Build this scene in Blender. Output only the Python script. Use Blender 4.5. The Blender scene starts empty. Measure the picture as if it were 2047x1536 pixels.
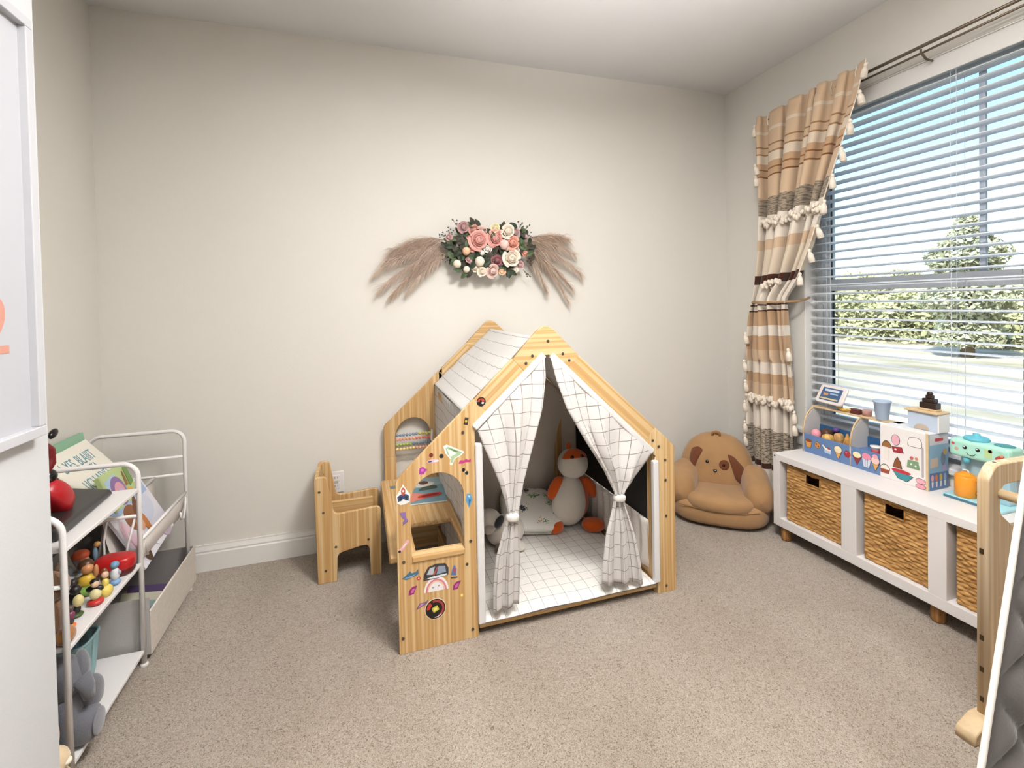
import bpy, math, random
from mathutils import Vector, Matrix, Euler
from math import pi, sin, cos, radians as rad, sqrt, atan2
SC = bpy.context.scene
COL = SC.collection
# ---------------------------------------------------------------- camera
FOC, YAW, PIT, ROL, CAMH = 955.2118, 0.3105, -0.0175, -0.0199, 1.3066
cam = bpy.data.cameras.new('camera'); cam.sensor_width = 36.0
cam.lens = FOC / 2047 * 36; cam.shift_y = -143.1 / 2047; cam.clip_start = 0.05; cam.clip_end = 400
camo = bpy.data.objects.new('camera', cam); COL.objects.link(camo); SC.camera = camo
_f = Vector((sin(YAW) * cos(PIT), cos(YAW) * cos(PIT), sin(PIT))); _r = Vector((cos(YAW), -sin(YAW), 0)); _u = _r.cross(_f)
_r2 = _r * cos(ROL) + _u * sin(ROL); _u2 = -_r * sin(ROL) + _u * cos(ROL)
M = Matrix((_r2, _u2, -_f)).transposed().to_4x4(); M.translation = (0, 0, CAMH); camo.matrix_world = M
# ---------------------------------------------------------------- light
SC.view_settings.view_transform = 'Standard'; SC.view_settings.look = 'None'
SC.view_settings.exposure = 0.48; SC.view_settings.gamma = 1.0; SC.view_settings.use_curve_mapping = False
wd = bpy.data.worlds.new('sky'); SC.world = wd; wd.use_nodes = True
nt = wd.node_tree; bg = nt.nodes['Background']
sk = nt.nodes.new('ShaderNodeTexSky'); sk.sky_type = 'NISHITA'; sk.sun_disc = False
sk.sun_elevation = rad(42); sk.sun_rotation = rad(250); sk.air_density = 1.0; sk.dust_density = .4; sk.ozone_density = 2.0
nt.links.new(sk.outputs[0], bg.inputs[0]); bg.inputs[1].default_value = 0.27
sun = bpy.data.lights.new('sun', 'SUN'); sun.energy = 4.2; sun.angle = rad(1.0); sun.color = (1, .95, .86)
suno = bpy.data.objects.new('sun', sun); COL.objects.link(suno); suno.rotation_euler = Vector((0.70, 0.35, -0.75)).to_track_quat('-Z', 'Y').to_euler()
def area(name, loc, size, power, col, rot=(0, 0, 0), shape='DISK', sy=None):
    l = bpy.data.lights.new(name, 'AREA'); l.shape = shape; l.size = size; l.energy = power; l.color = col
    if sy: l.size_y = sy
    o = bpy.data.objects.new(name, l); COL.objects.link(o); o.location = loc; o.rotation_euler = rot; return o
cy = SC.cycles; cy.max_bounces = 6; cy.diffuse_bounces = 3; cy.glossy_bounces = 2; cy.transmission_bounces = 4; cy.caustics_reflective = False; cy.caustics_refractive = False; cy.adaptive_threshold = .02
# ceiling fixture's own light (the fixture is built with the structure)
area('ceiling_lamp_glow', (0.72, 0.85, 2.60), 0.42, 31, (1.0, .99, .975))
# photographer's flash beside the camera, bounced off the ceiling
fl = bpy.data.lights.new('bounce_flash', 'SPOT'); fl.energy = 820; fl.spot_size = rad(86); fl.spot_blend = .9; fl.shadow_soft_size = .06; fl.color = (1.0, .995, .99)
flo = bpy.data.objects.new('bounce_flash', fl); COL.objects.link(flo); flo.location = (0.30, -.42, 1.60); flo.rotation_euler = Vector((.24, .57, 1.0)).to_track_quat('-Z', 'Y').to_euler()
# ---------------------------------------------------------------- helpers
def lin(c):
    if isinstance(c, str): c = tuple(int(c[i:i + 2], 16) for i in (0, 2, 4))
    return tuple(((v / 255) / 12.92 if v / 255 <= .04045 else ((v / 255 + .055) / 1.055) ** 2.4) for v in c) + (1.0,)
MATS = {}
def newmat(name, rough=.5, metal=0., spec=.5, sheen=0.):
    m = bpy.data.materials.new(name); m.use_nodes = True; b = m.node_tree.nodes['Principled BSDF']
    b.inputs['Roughness'].default_value = rough; b.inputs['Metallic'].default_value = metal
    b.inputs['Specular IOR Level'].default_value = spec
    if sheen: b.inputs['Sheen Weight'].default_value = sheen
    return m, m.node_tree, b
def N(nt, t, **k):
    n = nt.nodes.new(t)
    for a, v in k.items():
        if a.startswith('i_'):
            key = a[2:]; key = int(key) if key.isdigit() else key.replace('_', ' '); n.inputs[key].default_value = v
        else: setattr(n, a, v)
    return n
def ramp(nt, stops, interp='LINEAR'):
    r = nt.nodes.new('ShaderNodeValToRGB'); r.color_ramp.interpolation = interp; e = r.color_ramp.elements
    while len(e) < len(stops): e.new(.5)
    for i, (p, c) in enumerate(stops): e[i].position = p; e[i].color = lin(c)
    return r
def mat(name, col, rough=.5, metal=0., spec=.5, sheen=0., noise=None, bump=None, trans=0., alpha=None):
    """noise=(scale, amount) colour mottling; bump=(scale, strength)"""
    if name in MATS: return MATS[name]
    m, nt, b = newmat(name, rough, metal, spec, sheen); c = lin(col)
    b.inputs['Base Color'].default_value = c
    L = nt.links.new
    if noise or bump: tc = N(nt, 'ShaderNodeTexCoord')
    if noise:
        n = N(nt, 'ShaderNodeTexNoise', i_Scale=noise[0], i_Detail=3.0); L(tc.outputs['Object'], n.inputs['Vector'])
        r = nt.nodes.new('ShaderNodeValToRGB'); e = r.color_ramp.elements; a = noise[1]
        e[0].position = .3; e[1].position = .7
        e[0].color = tuple(v * (1 - a) for v in c[:3]) + (1,); e[1].color = tuple(min(1, v * (1 + a)) for v in c[:3]) + (1,)
        L(n.outputs[0], r.inputs[0]); L(r.outputs[0], b.inputs['Base Color'])
    if bump:
        n2 = N(nt, 'ShaderNodeTexNoise', i_Scale=bump[0], i_Detail=4.0); L(tc.outputs['Object'], n2.inputs['Vector'])
        bp = N(nt, 'ShaderNodeBump', i_Strength=bump[1], i_Distance=.01); L(n2.outputs[0], bp.inputs['Height']); L(bp.outputs[0], b.inputs['Normal'])
    if trans: b.inputs['Transmission Weight'].default_value = trans
    MATS[name] = m; return m
def translucent(m, amt, col):
    nt = m.node_tree; b = nt.nodes['Principled BSDF']; o = [n for n in nt.nodes if n.type == 'OUTPUT_MATERIAL'][0]
    t = nt.nodes.new('ShaderNodeBsdfTranslucent'); t.inputs[0].default_value = lin(col); mx = nt.nodes.new('ShaderNodeMixShader'); mx.inputs[0].default_value = amt
    nt.links.new(b.outputs[0], mx.inputs[1]); nt.links.new(t.outputs[0], mx.inputs[2]); nt.links.new(mx.outputs[0], o.inputs[0]); return m
def wood(name, light, dark, axis=1, scale=1., rough=.5, plank=0.):
    """pine grain running along object axis 0/1/2"""
    if name in MATS: return MATS[name]
    m, nt, b = newmat(name, rough); L = nt.links.new
    tc = N(nt, 'ShaderNodeTexCoord'); mp = N(nt, 'ShaderNodeMapping')
    s = [48 * scale] * 3; s[axis] = .55 * scale; mp.inputs['Scale'].default_value = s; L(tc.outputs['Object'], mp.inputs[0])
    n1 = N(nt, 'ShaderNodeTexNoise', i_Scale=1.0, i_Detail=2.0, i_Distortion=.12); L(mp.outputs[0], n1.inputs['Vector'])
    w = N(nt, 'ShaderNodeMath', operation='MULTIPLY'); w.inputs[1].default_value = 15.0; L(n1.outputs[0], w.inputs[0])
    sn = N(nt, 'ShaderNodeMath', operation='SINE'); L(w.outputs[0], sn.inputs[0])
    r = ramp(nt, [(0., light), (.35, light), (1., dark)]); mr = N(nt, 'ShaderNodeMapRange'); mr.inputs[1].default_value = -1
    L(sn.outputs[0], mr.inputs[0]); L(mr.outputs[0], r.inputs[0])
    s2 = [90 * scale] * 3; s2[axis] = 2.5; mp2 = N(nt, 'ShaderNodeMapping'); mp2.inputs['Scale'].default_value = s2; L(tc.outputs['Object'], mp2.inputs[0])
    n2 = N(nt, 'ShaderNodeTexNoise', i_Scale=1.0, i_Detail=3.0); L(mp2.outputs[0], n2.inputs['Vector'])
    mx = N(nt, 'ShaderNodeMixRGB', blend_type='MULTIPLY', i_Fac=.35); L(r.outputs[0], mx.inputs[1])
    r2 = ramp(nt, [(.3, 'e6d6c0'), (.7, 'ffffff')]); L(n2.outputs[0], r2.inputs[0]); L(r2.outputs[0], mx.inputs[2])
    L(mx.outputs[0], b.inputs['Base Color'])
    MATS[name] = m; return m
class MB:
    def __init__(s): s.v = []; s.f = []; s.uv = {}
    def add(s, vs, fs):
        o = len(s.v); s.v += [tuple(v) for v in vs]; s.f += [tuple(i + o for i in f) for f in fs]; return s
    def box(s, x0, x1, y0, y1, z0, z1):
        return s.add([(x, y, z) for x in (x0, x1) for y in (y0, y1) for z in (z0, z1)], [(0, 1, 3, 2), (4, 6, 7, 5), (0, 4, 5, 1), (2, 3, 7, 6), (0, 2, 6, 4), (1, 5, 7, 3)])
    def obox(s, c, ax, ay, az):
        c, ax, ay, az = map(Vector, (c, ax, ay, az))
        return s.add([c + ax * i + ay * j + az * k for i in (-1, 1) for j in (-1, 1) for k in (-1, 1)], [(0, 1, 3, 2), (4, 6, 7, 5), (0, 4, 5, 1), (2, 3, 7, 6), (0, 2, 6, 4), (1, 5, 7, 3)])
    def tube(s, pts, r, n=8, cap=True, radii=None):
        pts = [Vector(p) for p in pts]; prev = None; rings = []
        for i, p in enumerate(pts):
            t = (pts[min(i + 1, len(pts) - 1)] - pts[max(i - 1, 0)]).normalized()
            if prev is None: a = t.orthogonal().normalized()
            else: a = (prev - t * prev.dot(t)).normalized()
            prev = a; b = t.cross(a); rr = radii[i] if radii else r
            rings.append([p + (a * cos(2 * pi * k / n) + b * sin(2 * pi * k / n)) * rr for k in range(n)])
        vs = [v for g in rings for v in g]; fs = []
        for i in range(len(pts) - 1):
            for k in range(n): fs.append((i * n + k, i * n + (k + 1) % n, (i + 1) * n + (k + 1) % n, (i + 1) * n + k))
        if cap: fs.append(tuple(range(n - 1, -1, -1))); fs.append(tuple((len(pts) - 1) * n + k for k in range(n)))
        return s.add(vs, fs)
    def lathe(s, prof, n=20, c=(0, 0, 0), cap=True):
        vs = [(c[0] + r * cos(2 * pi * k / n), c[1] + r * sin(2 * pi * k / n), c[2] + z) for r, z in prof for k in range(n)]; fs = []
        for i in range(len(prof) - 1):
            for k in range(n): fs.append((i * n + k, i * n + (k + 1) % n, (i + 1) * n + (k + 1) % n, (i + 1) * n + k))
        if cap: fs.append(tuple(range(n - 1, -1, -1))); fs.append(tuple((len(prof) - 1) * n + k for k in range(n)))
        return s.add(vs, fs)
    def blob(s, c, r, e1=1., e2=1., nu=24, nv=14, rot=None, fn=None):
        """superellipsoid; e<1 boxier"""
        pw = lambda v, e: math.copysign(abs(v) ** e, v); vs = []; c = Vector(c)
        for j in range(nv + 1):
            ph = -pi / 2 + pi * j / nv
            for i in range(nu):
                th = 2 * pi * i / nu
                p = Vector((r[0] * pw(cos(ph), e1) * pw(cos(th), e2), r[1] * pw(cos(ph), e1) * pw(sin(th), e2), r[2] * pw(sin(ph), e1)))
                if fn: p = Vector(fn(p))
                if rot: p = rot @ p
                vs.append(c + p)
        fs = [(j * nu + i, j * nu + (i + 1) % nu, (j + 1) * nu + (i + 1) % nu, (j + 1) * nu + i) for j in range(nv) for i in range(nu)]
        return s.add(vs, fs)
    def grid(s, fn, nu, nv, uvs=None, close=False):
        o = len(s.v); vs = [fn(i / nu, j / nv) for j in range(nv + 1) for i in range(nu + 1)]
        s.v += [tuple(v) for v in vs]
        if uvs:
            for j in range(nv + 1):
                for i in range(nu + 1): s.uv[o + j * (nu + 1) + i] = uvs(i / nu, j / nv)
        w = nu + 1
        s.f += [(o + j * w + i, o + j * w + i + 1, o + (j + 1) * w + i + 1, o + (j + 1) * w + i) for j in range(nv) for i in range(nu)]; return s
    def xf(s, m):
        s.v = [tuple(m @ Vector(v)) for v in s.v]; return s
    def mesh(s, name='m'):
        me = bpy.data.meshes.new(name); me.from_pydata(s.v, [], s.f)
        if s.uv:
            l = me.uv_layers.new(name='UVMap')
            for p in me.loops: l.data[p.index].uv = s.uv.get(p.vertex_index, (0, 0))
        me.validate(); me.update(); return me
    def build(s, name, m, parent=None, **k): return put(name, s.mesh(name), m, parent, **k)
WM = {}
def put(name, me, m, parent=None, smooth=False, bevel=0, loc=(0, 0, 0), rot=(0, 0, 0), local=False, kind=None, label=None, solid=0, sub=0, segs=2):
    """link ONE mesh object; coordinates are world unless local=True"""
    o = bpy.data.objects.new(name, me); COL.objects.link(o)
    if m is not None and len(me.materials) == 0: me.materials.append(m)
    o.location = loc; o.rotation_euler = rot
    B = Matrix.LocRotScale(Vector(loc), Euler(rot), None)
    if parent is not None:
        o.parent = parent
        if not local: o.matrix_parent_inverse = WM[parent.name].inverted(); WM[o.name] = B
        else: WM[o.name] = WM[parent.name] @ B
    else: WM[o.name] = B
    if smooth:
        me.polygons.foreach_set('use_smooth', [True] * len(me.polygons))
    if solid: md = o.modifiers.new('t', 'SOLIDIFY'); md.thickness = solid; md.offset = 0
    if sub: md = o.modifiers.new('s', 'SUBSURF'); md.levels = sub; md.render_levels = sub
    if bevel: md = o.modifiers.new('b', 'BEVEL'); md.width = bevel; md.segments = segs; md.limit_method = 'ANGLE'; md.angle_limit = rad(35)
    if kind: o['kind'] = kind
    if label: o['label'] = label
    return o
def tag(o, label, cat, group=None):
    o['label'] = label; o['category'] = cat
    if group: o['group'] = group
    return o
def thing(name, label, cat, loc=(0, 0, 0), rz=0, group=None):
    o = bpy.data.objects.new(name, None); COL.objects.link(o); o.empty_display_size = .05
    o.location = loc; o.rotation_euler = (0, 0, rz); WM[o.name] = Matrix.LocRotScale(Vector(loc), Euler((0, 0, rz)), None)
    return tag(o, label, cat, group)
def struct(o): o['kind'] = 'structure'; return o
def copies(o, spots, parent=None):
    """linked duplicates of a part: spots = list of (loc, rot)"""
    out = []
    for lc, rt in spots:
        c = o.copy(); COL.objects.link(c); c.location = lc; c.rotation_euler = rt
        if parent is not None: c.parent = parent; c.matrix_parent_inverse = WM[parent.name].inverted()
        WM[c.name] = Matrix.LocRotScale(Vector(lc), Euler(rt), None); out.append(c)
    return out
def rpoly(pts, n=5):
    """pts: (x,y) or (x,y,r) -> outline with rounded corners"""
    out = []; L = len(pts)
    for i, p in enumerate(pts):
        r = p[2] if len(p) > 2 else 0
        if not r: out.append((p[0], p[1])); continue
        P = Vector(p[:2]); A = Vector(pts[i - 1][:2]) - P; Bv = Vector(pts[(i + 1) % L][:2]) - P
        ang = A.angle(Bv); d = min(r / math.tan(ang / 2), A.length * .49, Bv.length * .49); a = P + A.normalized() * d; b = P + Bv.normalized() * d
        for k in range(n + 1):
            t = k / n; q = a * (1 - t) ** 2 + P * 2 * t * (1 - t) + b * t * t; out.append((q.x, q.y))
    return out
def arc(cx, cy, r, a0, a1, n=14, ry=None): return [(cx + r * cos(rad(a0 + (a1 - a0) * k / n)), cy + (ry or r) * sin(rad(a0 + (a1 - a0) * k / n))) for k in range(n + 1)]
def board(outlines, thick, bev=.0015, plane='XZ', at=0.):
    """flat board with holes: outlines[0] outer, rest holes. plane XZ: thick along Y centred at `at`"""
    cu = bpy.data.curves.new('c', 'CURVE'); cu.dimensions = '2D'; cu.fill_mode = 'BOTH'
    cu.extrude = thick / 2 - bev; cu.bevel_depth = bev; cu.bevel_resolution = 1; cu.offset = -bev
    for ol in outlines:
        sp = cu.splines.new('POLY'); sp.points.add(len(ol) - 1); sp.use_cyclic_u = True
        for q, p in zip(sp.points, ol): q.co = (p[0], p[1], 0, 1)
    ob = bpy.data.objects.new('c', cu); me = bpy.data.meshes.new_from_object(ob); bpy.data.objects.remove(ob); bpy.data.curves.remove(cu)
    if plane == 'XZ': R = Matrix(((1, 0, 0, 0), (0, 0, -1, at), (0, 1, 0, 0), (0, 0, 0, 1)))
    elif plane == 'YZ': R = Matrix(((0, 0, 1, at), (1, 0, 0, 0), (0, 1, 0, 0), (0, 0, 0, 1)))
    else: R = Matrix.Translation((0, 0, at))
    me.transform(R); me.materials.clear(); return me
def text_mesh(s, size, ext=.0004):
    cu = bpy.data.curves.new('t', 'FONT'); cu.body = s; cu.size = size; cu.extrude = ext; cu.align_x = 'CENTER'; cu.align_y = 'CENTER'
    ob = bpy.data.objects.new('t', cu); me = bpy.data.meshes.new_from_object(ob); bpy.data.objects.remove(ob); bpy.data.curves.remove(cu); me.materials.clear(); return me
def lerp(a, b, t): return a + (b - a) * t
def interp(tab, x):
    """piecewise-linear/smooth table [(x, y...)]"""
    if x <= tab[0][0]: return tab[0][1]
    for (x0, y0), (x1, y1) in zip(tab, tab[1:]):
        if x <= x1: t = (x - x0) / (x1 - x0); return lerp(y0, y1, t)
    return tab[-1][1]
# ================================================================= structure
D, L, R, XF, YE, H = 2.741, 1.1654, 2.4756, .7243, 1.4489, 2.74
YN = -1.35
WALL = mat('wall_paint', 'dfdad1', .75, bump=(180, .05)); CEIL = mat('ceiling_paint', 'e8e7e6', .85, bump=(150, .06))
TRIM = mat('trim_white', 'e7e3de', .45); WHITE = mat('white_satin', 'e6e3e0', .4)
# carpet: flecked loop pile
m, nt, b = newmat('carpet', .95, spec=.1, sheen=.2); K = nt.links.new
tc = N(nt, 'ShaderNodeTexCoord'); n1 = N(nt, 'ShaderNodeTexNoise', i_Scale=120., i_Detail=2.5, i_Distortion=2.6); n2 = N(nt, 'ShaderNodeTexVoronoi', i_Scale=150.)
n3 = N(nt, 'ShaderNodeTexNoise', i_Scale=2.2, i_Detail=2.)
mp = N(nt, 'ShaderNodeMapping'); mp.inputs['Scale'].default_value = (1, .45, 1); mp.inputs['Rotation'].default_value = (0, 0, .35)
K(tc.outputs['Object'], mp.inputs[0]); K(mp.outputs[0], n3.inputs[0])
for q in (n1, n2): K(tc.outputs['Object'], q.inputs['Vector'])
r1 = ramp(nt, [(.33, '7c6b5b'), (.46, 'aea090'), (.62, 'c4b8aa')]); K(n1.outputs[0], r1.inputs[0])
r3 = ramp(nt, [(.35, 'e6e2de'), (.65, 'ffffff')]); K(n3.outputs[0], r3.inputs[0])
mx = N(nt, 'ShaderNodeMixRGB', blend_type='MULTIPLY', i_Fac=.8); K(r1.outputs[0], mx.inputs[1]); K(r3.outputs[0], mx.inputs[2]); K(mx.outputs[0], b.inputs['Base Color'])
bp = N(nt, 'ShaderNodeBump', i_Strength=.8, i_Distance=.006); ad = N(nt, 'ShaderNodeMath', operation='SUBTRACT'); K(n1.outputs[0], ad.inputs[0]); K(n2.outputs[0], ad.inputs[1])
K(ad.outputs[0], bp.inputs['Height']); K(bp.outputs[0], b.inputs['Normal']); CARPET = m
struct(MB().box(-1.3, 2.7, YN - .1, D + .12, -.05, 0).build('floor', CARPET))
struct(MB().box(-1.3, 2.7, YN - .1, D + .12, H, H + .06).build('ceiling', CEIL))
struct(MB().box(-1.3, 2.7, D, D + .12, 0, H).build('wall_back', WALL))
struct(MB().box(-1.3, -L, YE - .4, D, 0, H).build('wall_left', WALL))
struct(MB().box(-L, -XF, YN, YE, 0, H).build('wall_near_left', mat('wall_neutral', 'cfcfd0', .7, bump=(180, .05)), bevel=.006))  # more neutral grey than the other walls
struct(MB().box(-1.3, 2.7, YN - .1, YN, 0, H).build('wall_front', WALL))
# right wall with the window opening
OY0, OY1, OZ0, OZ1 = 1.09, 2.135, .545, 2.378
w = MB(); T = R + .15
w.box(R, T, YN, OY0, 0, H); w.box(R, T, OY1, D, 0, H); w.box(R, T, OY0, OY1, 0, OZ0); w.box(R, T, OY0, OY1, OZ1, H)
struct(w.build('wall_right', WALL))
def baseboard(name, p0, p1, nrm):
    prof = [(0, 0), (.014, 0), (.014, .088), (.010, .094), (.012, .102), (.006, .122), (.006, .13), (0, .13)]
    a, c = Vector(p0), Vector(p1); n = Vector(nrm); b = MB(); k = len(prof)
    b.add([a + n * x + Vector((0, 0, z)) for x, z in prof] + [c + n * x + Vector((0, 0, z)) for x, z in prof], [(i, (i + 1) % k, k + (i + 1) % k, k + i) for i in range(k)] + [tuple(range(k)), tuple(range(2 * k - 1, k - 1, -1))])
    return struct(b.build(name, TRIM))
baseboard('baseboard_back', (-L, D, 0), (R, D, 0), (0, -1, 0)); baseboard('baseboard_left', (-L, YE, 0), (-L, D - .014, 0), (1, 0, 0))
baseboard('baseboard_right', (R, YN, 0), (R, D - .014, 0), (-1, 0, 0)); baseboard('baseboard_near_left', (-XF, YN, 0), (-XF, YE - .02, 0), (1, 0, 0))
# ceiling fixture (above the camera)
t = thing('ceiling_light', 'round flush ceiling light with frosted bowl above the room', 'ceiling light', (0.72, .85, H))
MB().lathe([(.19, -.03), (.19, 0), (0.0, 0)], 32, (.72, .85, H), cap=False).build('rim', mat('nickel', 'b9b4ac', .3, 1.), t, smooth=True)
em, nt, b = newmat('frosted_glass_lit', .5); b.inputs['Base Color'].default_value = (.9, .9, .88, 1); b.inputs['Emission Color'].default_value = (1, .955, .9, 1); b.inputs['Emission Strength'].default_value = 13.
MB().lathe([(.001, -.11), (.08, -.105), (.14, -.08), (.175, -.03)], 32, (.72, .85, H), cap=False).build('glass_bowl', em, t, smooth=True)
# outlet
t = thing('wall_outlet', 'white duplex wall outlet beside the wooden chair', 'outlet', (-.136, D, .365))
MB().box(-.175, -.098, D - .006, D, .308, .421).build('plate', WHITE, t, bevel=.002)
for dz in (.022, -.022):
    p = MB().box(-.155, -.118, D - .009, D - .005, .365 + dz - .016, .365 + dz + .016).build('socket', WHITE, t, bevel=.003)
    for dx, hh in ((-.007, .006), (.007, .005)):
        MB().box(-.1365 + dx - .0012, -.1365 + dx + .0012, D - .0095, D - .0088, .367 + dz - hh, .367 + dz + hh).build('slot', mat('slot_dark', '3a3632', .8), p)
MB().box(-.147, -.126, D - .012, D - .0085, .36, .37).build('plug_cover', mat('plug_grey', 'b9b2a8', .5), t, bevel=.002)
# ---------------------------------------------------------------- window
GW = mat('window_vinyl', 'e4e6e8', .35)
wt = bpy.data.objects.new('window_1', None); COL.objects.link(wt); wt.location = (R + .1, 1.61, OZ0); WM[wt.name] = Matrix.Translation(wt.location); struct(wt)
X0, X1 = R + .095, R + .145
def bars(name, rects, x0, x1, m=GW):
    for (y0, y1, z0, z1) in rects: MB().box(x0, x1, y0, y1, z0, z1).build(name, m, wt, bevel=.003)
bars('outer_frame', [(OY0, 1.17, OZ0, OZ1), (2.09, OY1, OZ0, OZ1), (1.17, 2.09, OZ0, OZ0 + .04), (1.17, 2.09, OZ1 - .04, OZ1)], X0 - .005, X1 + .01)
bars('lower_sash', [(1.17, 1.215, .585, 1.41), (2.045, 2.09, .585, 1.41), (1.215, 2.045, .585, .64), (1.215, 2.045, 1.345, 1.41)], X0, X0 + .028)
bars('upper_sash', [(1.17, 1.205, 1.36, 2.338), (2.055, 2.09, 1.36, 2.338), (1.205, 2.055, 2.295, 2.338), (1.205, 2.055, 1.36, 1.40)], X0 + .03, X0 + .055)
bars('muntin', [(1.352, 1.376, 1.40, 2.295)], X0 + .034, X0 + .05, mat('muntin_grey', 'b4bcc6', .5))
bars('gasket', [(2.036, 2.045, .64, 1.355), (2.047, 2.055, 1.40, 2.295)], X0 + .016, X0 + .024, mat('gasket_dark', '3d4d5c', .6))
gm = bpy.data.materials.new('window_glass'); gm.use_nodes = True; g = gm.node_tree; g.nodes.clear()
o_ = g.nodes.new('ShaderNodeOutputMaterial'); tr = g.nodes.new('ShaderNodeBsdfTransparent'); gl = g.nodes.new('ShaderNodeBsdfGlossy'); gl.inputs['Roughness'].default_value = .02
fr = g.nodes.new('ShaderNodeFresnel'); fr.inputs[0].default_value = 1.3; ms = g.nodes.new('ShaderNodeMixShader'); tr.inputs[0].default_value = (.93, .97, .97, 1)
g.links.new(fr.outputs[0], ms.inputs[0]); g.links.new(tr.outputs[0], ms.inputs[1]); g.links.new(gl.outputs[0], ms.inputs[2]); g.links.new(ms.outputs[0], o_.inputs[0])
MB().box(X0 + .012, X0 + .015, 1.215, 2.045, .64, 1.345).build('pane', gm, wt); MB().box(X0 + .041, X0 + .044, 1.205, 2.055, 1.40, 2.295).build('pane', gm, wt)
bars('jamb_liner', [(OY1 - .006, OY1, OZ0, OZ1), (OY0, OY0 + .006, OZ0, OZ1), (OY0 + .006, OY1 - .006, OZ1 - .006, OZ1)], R + .001, X0 - .006, TRIM)
struct(MB().box(R - .035, R + .095, OY0 - .07, OY1 + .07, OZ0 - .024, OZ0 + .004).build('trim_1', TRIM, bevel=.006))
struct(MB().box(R - .012, R, OY0 - .05, OY1 + .05, OZ0 - .10, OZ0 - .028).build('trim_2', TRIM, bevel=.003))
# blind
bt = thing('window_blind', 'white two-inch faux wood horizontal blind hanging inside the window', 'blind', (R + .05, 1.61, OZ1))
BL = translucent(mat('blind_white', 'fafbfc', .35), .58, 'f6f9fc')
BX = R + .052; BY0, BY1 = 1.125, 2.112
MB().box(R + .018, R + .085, BY0, BY1, 2.31, 2.37).build('headrail', BL, bt, bevel=.003)
MB().box(R + .008, R + .016, BY0 - .01, BY1 + .008, 2.292, 2.372).build('valance', mat('valance_white', 'd8d5d0', .4), bt, bevel=.003)
sm = MB(); prof = [(-.030, -.0030), (-.015, .0010), (.0, .0024), (.015, .0010), (.030, -.0030)]
k = len(prof); hy = (BY1 - BY0) / 2
vs = [(x, y, z + dz) for y in (-hy, hy) for dz in (-.0018, .0018) for x, z in prof]
fs = []
for i in range(k - 1): fs += [(k + i, k + i + 1, 3 * k + i + 1, 3 * k + i), (i + 1, i, 2 * k + i, 2 * k + i + 1)]
fs += [(0, k, 3 * k, 2 * k), (2 * k - 1, k - 1, 3 * k - 1, 4 * k - 1), tuple(range(k - 1, -1, -1)) + tuple(range(k, 2 * k)), tuple(range(2 * k, 3 * k)) + tuple(range(4 * k - 1, 3 * k - 1, -1))]
sme = sm.add(vs, fs).mesh('slat'); PITCH = .0468; s0 = None; z = 2.268; spots = []
while z > .60: spots.append(((BX, (BY0 + BY1) / 2, z), (0, rad(4), 0))); z -= PITCH
s0 = put('slat', sme, BL, bt, loc=spots[0][0], rot=spots[0][1]); copies(s0, spots[1:], bt)
MB().box(BX - .025, BX + .025, BY0, BY1, z - .004, z + .014).build('bottom_rail', BL, bt, bevel=.003)
for y in (1.99, 1.40):
    for dx in (-.027, .027): MB().tube([(BX + dx, y, 2.31), (BX + dx, y, .60)], .0009, 5).build('ladder_cord', mat('cord', 'd5dbe2', .7), bt)
    MB().tube([(BX - .03, y + .02, 2.31), (BX - .03, y + .02, .62)], .0008, 5).build('lift_cord', mat('cord', 'd5dbe2', .7), bt)
# ---------------------------------------------------------------- outside
gmat, nt, b = newmat('dry_lawn', .95); K = nt.links.new; tc = N(nt, 'ShaderNodeTexCoord'); n1 = N(nt, 'ShaderNodeTexNoise', i_Scale=.9, i_Detail=8.)
mp = N(nt, 'ShaderNodeMapping'); mp.inputs['Scale'].default_value = (1, .35, 1); K(tc.outputs['Object'], mp.inputs[0]); K(mp.outputs[0], n1.inputs[0])
r1 = ramp(nt, [(.35, 'aea183'), (.5, 'd8cbb0'), (.65, 'e6dccb')]); K(n1.outputs[0], r1.inputs[0]); K(r1.outputs[0], b.inputs['Base Color'])
struct(MB().box(2.7, 120, -60, 90, -.5, -.35).build('ground_outside', gmat))
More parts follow.
